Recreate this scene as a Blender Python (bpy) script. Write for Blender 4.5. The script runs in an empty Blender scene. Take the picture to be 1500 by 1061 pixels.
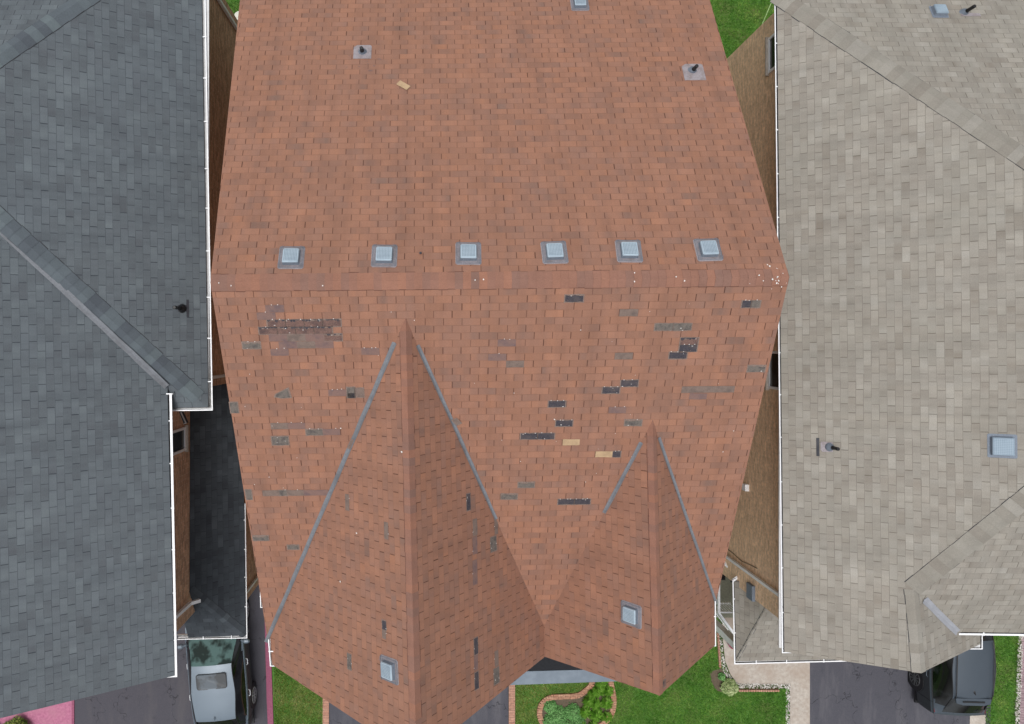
import bpy, bmesh, math, random
from mathutils import Vector as V, Matrix, noise
random.seed(7)
S = bpy.context.scene
COL = S.collection
# ---------------------------------------------------------------- camera model
F0, NX, NY, H = 1010.0, 637.0, 505.0, 21.8
CAM = V((0, 0, H))
def P(px, py, z):
    d = (H - z) / F0
    return V(((px - NX) * d, (NY - py) * d, z))
def PX(px, py, X):                       # point on the vertical plane x = X
    d = X * F0 / (px - NX)
    return V((X, (NY - py) * d / F0, H - d))
E, W = 0.143, 0.3333                      # shingle course exposure and tab width

class Pl:                                # a plane with a shingle grid on it
    def __init__(s, o, u, n):
        s.o = V(o); s.n = V(n).normalized()
        if s.n.z < 0: s.n = -s.n
        u = V(u); u = u - s.n * u.dot(s.n); s.u = u.normalized()
        s.v = s.n.cross(s.u).normalized()
        if s.v.z < 0: s.u = -s.u; s.v = -s.v
    def hit(s, px, py):
        r = V(((px - NX) / F0, (NY - py) / F0, -1))
        t = s.n.dot(s.o - CAM) / s.n.dot(r)
        return CAM + r * t
    def uv(s, p): q = V(p) - s.o; return (q.dot(s.u), q.dot(s.v))
    def pt(s, a, b, h=0): return s.o + s.u * a + s.v * b + s.n * h
    def z(s, x, y):
        return s.o.z - (s.n.x * (x - s.o.x) + s.n.y * (y - s.o.y)) / s.n.z
def slope(o, u, uphill, pitch):          # horizontal direction u, horizontal uphill side
    u = V(u); u.z = 0; u.normalize()
    h = V((-u.y, u.x, 0))
    if h.dot(V(uphill)) < 0: h = -h
    v = V((h.x, h.y, pitch))
    return Pl(o, u, u.cross(v))
def plane3(a, b, c, u=None):
    n = (V(b) - V(a)).cross(V(c) - V(a))
    if n.z < 0: n = -n
    if u is None: u = V((n.y, -n.x, 0))
    return Pl(a, u, n)

# ---------------------------------------------------------------- node helpers
class NT:
    def __init__(s, name):
        s.m = bpy.data.materials.new(name); s.m.use_nodes = True
        s.t = s.m.node_tree; s.t.nodes.clear()
        s.out = s.t.nodes.new('ShaderNodeOutputMaterial')
        s.b = s.t.nodes.new('ShaderNodeBsdfPrincipled')
        s.t.links.new(s.b.outputs[0], s.out.inputs[0])
    def n(s, k): return s.t.nodes.new(k)
    def put(s, sock, v):
        if isinstance(v, bpy.types.NodeSocket): s.t.links.new(v, sock)
        elif v is not None: sock.default_value = v
    def m2(s, op, a, b=None, c=None, clamp=False):
        x = s.n('ShaderNodeMath'); x.operation = op; x.use_clamp = clamp
        s.put(x.inputs[0], a)
        if b is not None: s.put(x.inputs[1], b)
        if c is not None: s.put(x.inputs[2], c)
        return x.outputs[0]
    def mix(s, f, a, b, mode='MIX'):
        x = s.n('ShaderNodeMix'); x.data_type = 'RGBA'; x.blend_type = mode
        s.put(x.inputs[0], f)
        s.put(x.inputs[6], c4(a)); s.put(x.inputs[7], c4(b))
        return x.outputs[2]
    def noise(s, vec, scale, detail=3, rough=.55):
        x = s.n('ShaderNodeTexNoise'); s.put(x.inputs['Vector'], vec)
        x.inputs['Scale'].default_value = scale; x.inputs['Detail'].default_value = detail
        x.inputs['Roughness'].default_value = rough
        return x.outputs[0]
    def ramp(s, f, stops, interp='LINEAR'):
        x = s.n('ShaderNodeValToRGB'); x.color_ramp.interpolation = interp
        e = x.color_ramp.elements
        while len(e) < len(stops): e.new(.5)
        for i, (p, c) in enumerate(stops): e[i].position = p; e[i].color = c4(c)
        s.put(x.inputs[0], f); return x.outputs[0]
    def comb(s, a, b, c=0.0):
        x = s.n('ShaderNodeCombineXYZ')
        for i, q in enumerate((a, b, c)): s.put(x.inputs[i], q)
        return x.outputs[0]
    def maprange(s, v, a, b, c=0.0, d=1.0):
        x = s.n('ShaderNodeMapRange'); s.put(x.inputs[0], v)
        for i, q in enumerate((a, b, c, d)): x.inputs[i + 1].default_value = q
        return x.outputs[0]
    def bump(s, h, strength=.3, dist=.01):
        x = s.n('ShaderNodeBump'); x.inputs['Strength'].default_value = strength
        x.inputs['Distance'].default_value = dist; s.put(x.inputs['Height'], h)
        s.t.links.new(x.outputs[0], s.b.inputs['Normal'])
    def fin(s, col, rough=.8, metal=0.0, spec=.3):
        s.put(s.b.inputs['Base Color'], c4(col)); s.put(s.b.inputs['Roughness'], rough)
        s.b.inputs['Metallic'].default_value = metal
        s.b.inputs['Specular IOR Level'].default_value = spec
        return s.m
    def pos(s): return s.n('ShaderNodeNewGeometry').outputs['Position']
    def obj(s): return s.n('ShaderNodeTexCoord').outputs['Object']
def c4(c):
    if isinstance(c, (tuple, list)) and len(c) == 3: return (c[0], c[1], c[2], 1)
    return c
def srgb(r, g, b, k=1.0):
    f = lambda x: (x / 255 / 12.92 if x / 255 < .04045 else ((x / 255 + .055) / 1.055) ** 2.4) * k
    return (f(r), f(g), f(b))
KA = 0.86                                # picture colour -> surface colour
def pc(r, g, b, k=1.0): return srgb(r, g, b, KA * k)

def shingle_mat(name, stops, slot_shade, grime, slot_w=.035, line=.25, tabvar=.10, seed=0, granule=.16, drift=.0):
    t = NT(name)
    uv = t.n('ShaderNodeUVMap'); uv.uv_map = 'uv'
    sp = t.n('ShaderNodeSeparateXYZ'); t.put(sp.inputs[0], uv.outputs[0])
    # slight waviness of the courses
    wob = t.m2('MULTIPLY', t.m2('SUBTRACT', t.noise(uv.outputs[0], .9, 2), .5), .035)
    v = t.m2('ADD', sp.outputs[1], wob); u = sp.outputs[0]
    vr = t.m2('DIVIDE', v, E); row = t.m2('FLOOR', vr); fv = t.m2('SUBTRACT', vr, row)
    wr = t.n('ShaderNodeTexWhiteNoise'); wr.noise_dimensions = '1D'; t.put(wr.inputs['W'], t.m2('ADD', row, seed + .5))
    off = t.m2('ADD', t.m2('MULTIPLY', row, .5 + drift), t.m2('MULTIPLY', t.m2('SUBTRACT', wr.outputs[0], .5), .09))
    ur = t.m2('ADD', t.m2('DIVIDE', u, W), off); col = t.m2('FLOOR', ur); fu = t.m2('SUBTRACT', ur, col)
    wn = t.n('ShaderNodeTexWhiteNoise'); wn.noise_dimensions = '3D'
    t.put(wn.inputs['Vector'], t.comb(col, row, seed))
    cs = t.n('ShaderNodeSeparateColor'); t.put(cs.inputs[0], wn.outputs['Color'])
    # half-tab blend blotches (the shaded bands printed across several tabs)
    st = t.comb(t.m2('MULTIPLY', u, 2.6), t.m2('MULTIPLY', row, 3.7), seed)
    bl = t.noise(st, 1.0, 2, .6)
    f = t.m2('ADD', t.m2('MULTIPLY', cs.outputs[0], .36), t.m2('MULTIPLY', t.maprange(bl, .28, .74), .64))
    base = t.ramp(f, stops)
    base = t.mix(1.0, base, t.ramp(cs.outputs[1], [(0, (1 - tabvar,) * 3), (1, (1 + tabvar,) * 3)]), 'MULTIPLY')
    g = t.noise(t.comb(t.m2('MULTIPLY', u, 34), t.m2('MULTIPLY', v, 80), 0), 1, 3, .7)
    base = t.mix(1.0, base, t.ramp(g, [(.25, (1 - granule,) * 3), (.75, (1 + granule,) * 3)]), 'MULTIPLY')
    g2 = t.noise(uv.outputs[0], 210, 2, .8)
    base = t.mix(1.0, base, t.ramp(g2, [(.3, (1 - granule * .8,) * 3), (.7, (1 + granule * .8,) * 3)]), 'MULTIPLY')
    big = t.noise(uv.outputs[0], .45, 4, .6)
    base = t.mix(t.maprange(big, .45, .8, 0, .5), base, grime)
    sv = t.noise(t.comb(t.m2('MULTIPLY', u, 3.2), t.m2('MULTIPLY', v, .28), seed), 1, 4, .65)
    base = t.mix(1.0, base, t.ramp(sv, [(.3, (.88, .885, .89)), (.52, (1, 1, 1)), (.75, (1.07, 1.065, 1.05))]), 'MULTIPLY')
    li = t.noise(t.comb(t.m2('MULTIPLY', u, 1), t.m2('MULTIPLY', v, 1), seed + 5), 5.5, 6, .8)
    base = t.mix(t.maprange(li, .60, .74, 0, .30), base, tuple(c * .72 for c in grime))
    mid = t.noise(uv.outputs[0], 2.4, 3, .6)
    base = t.mix(1.0, base, t.ramp(mid, [(.3, (.94,) * 3), (.7, (1.06,) * 3)]), 'MULTIPLY')
    # slots between the tabs
    edge = t.m2('MINIMUM', fu, t.m2('SUBTRACT', 1.0, fu))
    sw = t.m2('ADD', slot_w * .35, t.m2('MULTIPLY', cs.outputs[2], slot_w * .3))
    sl = t.m2('SUBTRACT', 1.0, t.m2('DIVIDE', edge, sw), clamp=True)
    sl = t.m2('MULTIPLY', t.m2('POWER', sl, .5), t.m2('LESS_THAN', fv, .93))
    wcol = t.n('ShaderNodeTexWhiteNoise'); wcol.noise_dimensions = '3D'
    t.put(wcol.inputs['Vector'], t.comb(t.m2('ROUND', ur), row, seed + 3))
    sl = t.m2('MULTIPLY', sl, t.maprange(wcol.outputs[0], 0, 1, .5, 1.0))
    butt_shade = t.m2('MULTIPLY', t.m2('SUBTRACT', 1.0, t.m2('DIVIDE', t.m2('SUBTRACT', 1.0, fv), .11), clamp=True), t.maprange(cs.outputs[1], 0, 1, line * .2, line * 1.5))  # butt shadow painted as a dark line on the course below
    mask = t.m2('MAXIMUM', sl, butt_shade)
    base = t.mix(mask, base, slot_shade)
    # pale butt edge
    be = t.m2('MULTIPLY', t.m2('SUBTRACT', 1.0, t.m2('DIVIDE', fv, .10), clamp=True), t.maprange(cs.outputs[2], 0, 1, 0, .22))
    base = t.mix(be, base, tuple(min(1, c * 1.35) for c in stops[-1][1]))
    h = t.m2('SUBTRACT', t.m2('SUBTRACT', 1.0, fv), t.m2('MULTIPLY', sl, 1.2))
    h = t.m2('ADD', h, t.m2('MULTIPLY', g2, .35))
    t.bump(h, .45, .006)
    return t.fin(base, .93, 0, .2)

def speck_mat(name, a, b, scale=60, rough=.9, c=None, bump=.3, metal=0, spec=.3, dist=.004):
    t = NT(name); p = t.obj()
    x = t.noise(p, scale, 4, .65); y = t.noise(p, scale * .09 + .5, 3, .6)
    base = t.mix(t.maprange(x, .35, .65), a, b)
    if c is not None: base = t.mix(t.maprange(y, .45, .7, 0, .8), base, c)
    if bump: t.bump(x, bump, dist)
    return t.fin(base, rough, metal, spec)

def brick_mat(name, c1, c2, mortar):
    t = NT(name)
    uv = t.n('ShaderNodeUVMap'); uv.uv_map = 'uv'
    b = t.n('ShaderNodeTexBrick'); t.put(b.inputs['Vector'], uv.outputs[0])
    b.inputs['Scale'].default_value = 1; b.inputs['Brick Width'].default_value = .25
    b.inputs['Row Height'].default_value = .075; b.inputs['Mortar Size'].default_value = .006
    b.inputs['Mortar Smooth'].default_value = .1
    b.inputs['Color1'].default_value = c4(c1); b.inputs['Color2'].default_value = c4(c2)
    b.inputs['Mortar'].default_value = c4(mortar); b.inputs['Bias'].default_value = -.1
    n = t.noise(uv.outputs[0], 14, 4, .7)
    st = t.n('ShaderNodeMapping'); t.put(st.inputs[0], uv.outputs[0]); st.inputs['Scale'].default_value = (4, 11, 1)
    n2 = t.noise(st.outputs[0], 1, 3, .7)
    base = t.mix(1.0, b.outputs[0], t.ramp(n, [(.25, (.72,) * 3), (.75, (1.25,) * 3)]), 'MULTIPLY')
    base = t.mix(1.0, base, t.ramp(n2, [(.3, (.75,) * 3), (.7, (1.2,) * 3)]), 'MULTIPLY')
    t.bump(t.m2('SUBTRACT', 1.0, b.outputs[1]), .5, .008)
    return t.fin(base, .9, 0, .2)

def cap_mat(name, stops, granule=.15):
    t = NT(name)
    a = t.n('ShaderNodeAttribute'); a.attribute_name = 'rnd'
    base = t.ramp(a.outputs['Fac'], stops)
    g = t.noise(t.obj(), 45, 4, .75)
    base = t.mix(1.0, base, t.ramp(g, [(.25, (1 - granule,) * 3), (.75, (1 + granule,) * 3)]), 'MULTIPLY')
    y = t.noise(t.obj(), 2.5, 3, .6)
    base = t.mix(1.0, base, t.ramp(y, [(.3, (.9,) * 3), (.7, (1.08,) * 3)]), 'MULTIPLY')
    t.bump(g, .25, .004)
    return t.fin(base, .93, 0, .2)

def paint_mat(name, c, rough=.5, dirt=None, metal=0, spec=.4, amt=.5):
    t = NT(name)
    n = t.noise(t.obj(), 3.5, 5, .7)
    d = dirt if dirt else tuple(x * .55 for x in c)
    base = t.mix(t.maprange(n, .48, .78, 0, amt), c, d)
    t.bump(t.noise(t.obj(), 70, 2), .06, .002)
    return t.fin(base, t.maprange(n, .3, .7, rough * .85, min(1, rough * 1.2)), metal, spec)

M = {}
M['red'] = shingle_mat('red_shingles', [(0, pc(131, 106, 96)), (.2, pc(144, 110, 96)), (.45, pc(154, 114, 96)), (.75, pc(161, 117, 96)), (1, pc(169, 120, 95))],
                       pc(72, 44, 37), pc(148, 111, 94), line=.30, seed=1, slot_w=.056, tabvar=.065)
M['blue'] = shingle_mat('slate_shingles', [(0, pc(91, 95, 100)), (.3, pc(97, 103, 108)), (.6, pc(103, 110, 115)), (1, pc(113, 121, 125))],
                        pc(44, 50, 58), pc(99, 107, 114), line=.44, seed=2, tabvar=.07, slot_w=.052)
M['beige'] = shingle_mat('beige_shingles', [(0, pc(138, 130, 120)), (.3, pc(148, 142, 133)), (.6, pc(156, 151, 142)), (1, pc(167, 163, 155))],
                         pc(100, 94, 84), pc(142, 139, 129), line=.55, seed=3, tabvar=.065, slot_w=.052)
M['dark'] = shingle_mat('charcoal_shingles', [(0, pc(60, 64, 70)), (.5, pc(74, 80, 86)), (1, pc(90, 97, 103))],
                        pc(24, 26, 30), pc(50, 54, 60), line=.35, seed=4, tabvar=.08)  # dark shingles, tone lowered further to help the shade between the houses
M['cap_red'] = cap_mat('red_cap_shingles', [(0, pc(140, 109, 98)), (.4, pc(151, 112, 97)), (1, pc(163, 117, 97))])
M['cap_blue'] = cap_mat('slate_cap_shingles', [(0, pc(84, 90, 97)), (.5, pc(95, 103, 109)), (1, pc(106, 116, 120))])
M['cap_beige'] = cap_mat('beige_cap_shingles', [(0, pc(138, 132, 123)), (.5, pc(149, 145, 136)), (1, pc(159, 155, 147))])
M['cap_dark'] = cap_mat('charcoal_cap_shingles', [(0, pc(66, 71, 77)), (.5, pc(78, 84, 90)), (1, pc(92, 100, 106))])
M['soffit'] = paint_mat('soffit_white', (.6, .6, .6), .6)
M['cap_shade'] = paint_mat('cap_edge_shade', pc(60, 62, 66), .9)
M['cap_shade_red'] = paint_mat('red_cap_edge_shade', pc(108, 72, 60), .9)
M['drip_red'] = paint_mat('drip_edge_tan', pc(160, 118, 96), .6)
M['drip_dark'] = paint_mat('drip_edge_dark', (.06, .065, .075), .6)
M['white'] = paint_mat('white_gutter_paint', (.84, .85, .87), .35, (.52, .52, .52), amt=.35)
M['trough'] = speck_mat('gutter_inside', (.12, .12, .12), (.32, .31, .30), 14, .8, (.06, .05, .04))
M['steel'] = speck_mat('valley_metal', pc(118, 122, 128), pc(132, 136, 142), 25, .5, pc(104, 106, 110), .1, metal=.15, spec=.5)
M['steel_pale'] = speck_mat('pale_valley_metal', pc(160, 162, 170), pc(172, 174, 180), 25, .45, pc(150, 152, 158), .1, metal=.1)
M['brick_brown'] = brick_mat('brown_brick', (.62, .37, .24), (.36, .21, .14), (.62, .50, .38))
M['brick_tan'] = brick_mat('tan_brick', (.86, .61, .40), (.72, .50, .32), (.82, .66, .50))
M['brick_red'] = brick_mat('red_brick', (.48, .30, .22), (.38, .24, .18), (.5, .42, .34))
M['felt'] = speck_mat('exposed_felt', pc(54, 53, 60), pc(84, 80, 86), 55, .95, pc(94, 86, 86))
M['grey_tab'] = speck_mat('grey_under_shingle', pc(118, 102, 95), pc(140, 122, 112), 90, .95, pc(104, 92, 87))
M['mauve_tab'] = speck_mat('mauve_under_shingle', pc(124, 100, 96), pc(140, 112, 102), 70, .95, pc(108, 92, 94))
M['brown_tab'] = speck_mat('torn_brown_shingle', pc(100, 80, 76), pc(138, 108, 98), 60, .95, pc(84, 70, 70))
M['tan_tab'] = speck_mat('tan_plywood', pc(186, 158, 124), pc(200, 172, 138), 60, .9, pc(170, 144, 114))
M['olive_tab'] = speck_mat('granule_bare_shingle', pc(96, 92, 88), pc(132, 122, 114), 130, .95, pc(78, 74, 74))
M['trim'] = speck_mat('torn_edge', pc(150, 132, 122), pc(116, 98, 90), 60, .9)
M['nail'] = paint_mat('nail_head', (.8, .78, .75), .4)
M['mesh'] = speck_mat('vent_flange', pc(146, 138, 142), pc(172, 166, 170), 60, .8, pc(134, 120, 118), .2)
M['hood'] = paint_mat('vent_hood_metal', pc(178, 196, 208), .7, pc(146, 164, 180), .0, .1, amt=.7)
M['hood_dull'] = paint_mat('dull_vent_hood', pc(150, 166, 180), .75, pc(128, 144, 160), .0, .05, amt=.7)
M['hood_side'] = speck_mat('vent_curb', pc(112, 122, 136), pc(134, 144, 156), 60, .6)
M['black'] = paint_mat('black_plastic', (.012, .012, .014), .45)
M['dark_flash'] = paint_mat('black_flashing', (.035, .036, .045), .6)
def asphalt_mat(name, a, b, worn, crack):
    t = NT(name); p = t.obj()
    x = t.noise(p, 70, 4, .75); base = t.mix(t.maprange(x, .32, .68), a, b)
    mp = t.n('ShaderNodeMapping'); t.put(mp.inputs[0], p); mp.inputs['Scale'].default_value = (1.6, .28, 1)
    y = t.noise(mp.outputs[0], 1.2, 5, .65); base = t.mix(t.maprange(y, .48, .72, 0, .55), base, worn)
    z = t.noise(p, 2.3, 5, .7); base = t.mix(t.maprange(z, .58, .75, 0, .5), base, tuple(c * .7 for c in a))
    vo = t.n('ShaderNodeTexVoronoi'); vo.feature = 'DISTANCE_TO_EDGE'; vo.inputs['Scale'].default_value = .55
    w_ = t.n('ShaderNodeVectorMath'); w_.operation = 'ADD'; nn = t.n('ShaderNodeTexNoise'); nn.inputs['Scale'].default_value = 3; t.put(nn.inputs['Vector'], p)
    t.put(w_.inputs[0], p); t.put(w_.inputs[1], nn.outputs['Color']); t.put(vo.inputs['Vector'], w_.outputs[0])
    base = t.mix(t.m2('MULTIPLY', t.m2('LESS_THAN', vo.outputs[0], .008), t.maprange(z, .42, .55, 0, .6)), base, crack)
    sp_ = t.noise(p, 26, 2, .9); base = t.mix(t.maprange(sp_, .72, .76, 0, .5), base, (.35, .34, .33))
    t.bump(x, .5, .004)
    return t.fin(base, .95, 0, .15)
M['asphalt'] = asphalt_mat('asphalt', pc(76, 76, 84), pc(94, 94, 101), pc(122, 120, 124), pc(40, 40, 44))
M['asphalt_l'] = asphalt_mat('driveway_asphalt', pc(76, 75, 82), pc(92, 91, 98), pc(104, 101, 102), pc(46, 46, 50))
M['pink'] = speck_mat('pink_paving', pc(172, 104, 134), pc(196, 128, 154), 14, .9, pc(182, 126, 144))
M['maroon'] = speck_mat('maroon_kerb', pc(142, 78, 104), pc(162, 96, 120), 20, .9, pc(150, 92, 112))
M['pinkbrick'] = brick_mat('pink_brick_edging', pc(196, 152, 132), pc(180, 132, 112), pc(150, 120, 104))
M['stamped'] = speck_mat('stamped_concrete', pc(172, 162, 152), pc(196, 188, 178), 9, .85, pc(170, 154, 140))
M['concrete'] = speck_mat('concrete', pc(186, 176, 164), pc(206, 198, 188), 18, .9, pc(170, 160, 148))
M['mauve'] = brick_mat('mauve_pavers', pc(170, 148, 152), pc(150, 128, 134), pc(130, 112, 116))
M['soil'] = speck_mat('soil', (.085, .065, .045), (.14, .11, .075), 30, .95)
M['turf'] = speck_mat('turf', (.045, .13, .02), (.09, .20, .035), 12, .95, (.13, .15, .05), .4, dist=.02)
M['ground'] = speck_mat('ground_soil_grass', (.035, .08, .02), (.08, .10, .035), 3, .95)
M['deck'] = speck_mat('deck_boards', pc(128, 128, 112), pc(146, 146, 128), 20, .9)
M['slab'] = speck_mat('grey_canopy_metal', pc(122, 134, 146), pc(134, 146, 158), 6, .6, pc(112, 124, 136), .1)
M['shade_black'] = speck_mat('painted_shade_black', (.012, .013, .016), (.02, .021, .025), 20, .8)
M['red_plant'] = paint_mat('red_flowers', (.22, .02, .035), .7)
M['hose'] = paint_mat('hose_green', (.35, .5, .22), .5)
M['bucket'] = paint_mat('bucket_white', (.75, .75, .66), .5)
M['stone'] = cap_mat('white_stones', [(0, pc(166, 158, 148)), (.5, pc(205, 200, 194)), (1, pc(236, 234, 230))], .08)

def leaf_mat(name, stops):
    t = NT(name)
    a = t.n('ShaderNodeAttribute'); a.attribute_name = 'rnd'
    base = t.ramp(a.outputs['Fac'], stops)
    t.b.inputs['Transmission Weight'].default_value = 0
    return t.fin(base, .7, 0, .25)
def grass_mat(name, stops):
    t = NT(name)
    a = t.n('ShaderNodeAttribute'); a.attribute_name = 'rnd'
    p = t.pos(); n = t.noise(p, 1.1, 6, .72)
    f = t.m2('ADD', t.m2('MULTIPLY', a.outputs['Fac'], .45), t.m2('MULTIPLY', t.maprange(n, .36, .64), .55))
    return t.fin(t.ramp(f, stops), .75, 0, .2)
M['grass'] = grass_mat('grass_blades', [(0, (.045, .13, .018)), (.4, (.095, .26, .03)), (.72, (.19, .37, .06)), (1, (.38, .46, .14))])
M['grass_dry'] = grass_mat('dry_grass_blades', [(0, (.07, .16, .02)), (.35, (.15, .27, .04)), (.65, (.30, .36, .09)), (1, (.52, .44, .22))])
M['leaf_dark'] = leaf_mat('dark_leaves', [(0, (.03, .10, .02)), (.45, (.09, .24, .06)), (1, (.22, .42, .15))])
M['leaf_bright'] = leaf_mat('bright_leaves', [(0, (.14, .36, .03)), (.5, (.30, .58, .08)), (1, (.52, .74, .2))])
M['leaf_pale'] = leaf_mat('pale_leaves', [(0, (.10, .17, .05)), (.5, (.28, .36, .14)), (1, (.50, .55, .30))])
M['leaf_yellow'] = leaf_mat('yellow_leaves', [(0, (.04, .08, .01)), (.5, (.13, .18, .03)), (1, (.36, .36, .10))])

def car_mat(name, c, metal=.5, rough=.42):
    t = NT(name)
    n = t.noise(t.obj(), 400, 2); y = t.noise(t.obj(), 2, 4, .6)
    base = t.mix(t.maprange(n, .4, .6, 0, .2), c, tuple(x * 1.3 for x in c))
    base = t.mix(t.maprange(y, .5, .8, 0, .25), base, tuple(x * .7 for x in c))
    t.b.inputs['Coat Weight'].default_value = .25
    t.b.inputs['Coat Roughness'].default_value = .2
    return t.fin(base, t.maprange(y, .3, .7, rough, rough + .1), metal, .5)
M['silver'] = car_mat('silver_blue_paint', (.15, .19, .23), .25)
M['slate'] = car_mat('slate_grey_paint', (.055, .072, .092), .25)
M['shaded_paint'] = car_mat('shaded_lower_paint', (.03, .035, .04), .3)  # near-black tone paints in the shade on the car sides
def glass_mat(name, c, rough=.06):
    t = NT(name)
    y = t.noise(t.obj(), 1.9, 3, .55)
    return t.fin(t.mix(t.maprange(y, .44, .54), c, tuple(x * .22 for x in c)), rough, 0, .6)  # pale and dark mottling painted in as reflections
M['glass'] = glass_mat('car_glass', (.09, .16, .155), .1)
M['glass_dark'] = glass_mat('dark_car_glass', (.012, .014, .016))
M['pane'] = glass_mat('window_pane', (.03, .035, .04), .1)
M['tyre'] = paint_mat('tyre_rubber', (.018, .018, .02), .8)
M['rim'] = paint_mat('alloy_rim', (.55, .57, .6), .3, metal=.6)
M['rim_dark'] = paint_mat('dull_rim', (.10, .105, .11), .5, metal=.4)
M['tail'] = paint_mat('tail_light_red', (.14, .02, .03), .25)
M['lens'] = paint_mat('clear_lens', (.6, .62, .65), .15)
M['curtain'] = paint_mat('seat_fabric_dark', (.02, .02, .022), .8)

# ---------------------------------------------------------------- mesh builder
class MB:
    def __init__(s): s.v = []; s.f = []; s.uv = []; s.mi = []; s.rnd = []; s.sm = []
    def face(s, pts, uv=None, mi=0, rnd=None, sm=False):
        i = len(s.v); s.v += [tuple(p) for p in pts]
        s.f.append(list(range(i, i + len(pts))))
        s.uv.append(uv if uv else [(p[0], p[1]) for p in pts]); s.mi.append(mi)
        s.rnd.append(random.random() if rnd is None else rnd); s.sm.append(sm)
    def wall(s, a, b, z0, z1, mi=0):
        a, b = V(a), V(b); L = (b - a).length
        s.face([(a.x, a.y, z0), (b.x, b.y, z0), (b.x, b.y, z1), (a.x, a.y, z1)], [(0, z0), (L, z0), (L, z1), (0, z1)], mi)
    def frame_box(s, o, ax, ay, az, mi=0, rnd=None):      # centre + half axes
        o, ax, ay, az = V(o), V(ax), V(ay), V(az)
        c = lambda i, j, k: o + ax * i + ay * j + az * k
        for q in (((-1, -1, 1), (1, -1, 1), (1, 1, 1), (-1, 1, 1)), ((-1, 1, -1), (1, 1, -1), (1, -1, -1), (-1, -1, -1)),
                  ((-1, -1, -1), (1, -1, -1), (1, -1, 1), (-1, -1, 1)), ((1, 1, -1), (-1, 1, -1), (-1, 1, 1), (1, 1, 1)),
                  ((1, -1, -1), (1, 1, -1), (1, 1, 1), (1, -1, 1)), ((-1, 1, -1), (-1, -1, -1), (-1, -1, 1), (-1, 1, 1))):
            s.face([c(*k) for k in q], mi=mi, rnd=rnd)
    def box(s, x0, x1, y0, y1, z0, z1, mi=0):
        s.frame_box(((x0 + x1) / 2, (y0 + y1) / 2, (z0 + z1) / 2), ((x1 - x0) / 2, 0, 0), (0, (y1 - y0) / 2, 0), (0, 0, (z1 - z0) / 2), mi)
    def tube(s, pts, r, n=10, mi=0, cap=True, sq=False):
        pts = [V(p) for p in pts]; rings = []
        rr = r if isinstance(r, (list, tuple)) else [r] * len(pts)
        prev = None
        for i, p in enumerate(pts):
            d = (pts[min(i + 1, len(pts) - 1)] - pts[max(i - 1, 0)]).normalized()
            a = prev if prev is not None else (V((0, 0, 1)) if abs(d.z) < .9 else V((1, 0, 0)))
            x = (a - d * a.dot(d)).normalized(); y = d.cross(x); prev = x
            ph = math.pi / 4 if sq else 0
            rings.append([p + (x * math.cos(ph + k * 2 * math.pi / n) + y * math.sin(ph + k * 2 * math.pi / n)) * rr[i] for k in range(n)])
        for a, b in zip(rings, rings[1:]):
            for k in range(n): s.face([a[k], a[(k + 1) % n], b[(k + 1) % n], b[k]], mi=mi, sm=not sq, rnd=.5)
        if cap:
            s.face(rings[0][::-1], mi=mi); s.face(rings[-1], mi=mi)
    def build(s, name, mats, parent=None, label=None, merge=False, bevel=0):
        me = bpy.data.meshes.new(name); me.from_pydata(s.v, [], s.f)
        ul = me.uv_layers.new(name='uv'); k = 0
        flat = [c for q in s.uv for p in q for c in p]
        ul.data.foreach_set('uv', flat)
        at = me.attributes.new('rnd', 'FLOAT', 'FACE'); at.data.foreach_set('value', s.rnd)
        me.polygons.foreach_set('material_index', s.mi)
        me.polygons.foreach_set('use_smooth', s.sm)
        for m in (mats if isinstance(mats, (list, tuple)) else [mats]): me.materials.append(m)
        if merge:
            bm = bmesh.new(); bm.from_mesh(me); bmesh.ops.remove_doubles(bm, verts=bm.verts, dist=.0008)
            bm.to_mesh(me); bm.free()
        me.update()
        o = bpy.data.objects.new(name, me); COL.objects.link(o)
        if parent: o.parent = parent
        if label: o['label'] = label
        if bevel:
            b = o.modifiers.new('bevel', 'BEVEL'); b.width = bevel; b.segments = 2
        return o
def tag(o, label=None, cat=None, group=None, kind=None):
    if label: o['label'] = label
    if cat: o['category'] = cat
    if group: o['group'] = group
    if kind: o['kind'] = kind
    return o
def empty(name, loc, label, cat, group=None):
    o = bpy.data.objects.new(name, None); COL.objects.link(o); o.empty_display_size = .3
    o['_loc'] = 0; del o['_loc']
    return tag(o, label, cat, group)

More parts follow.
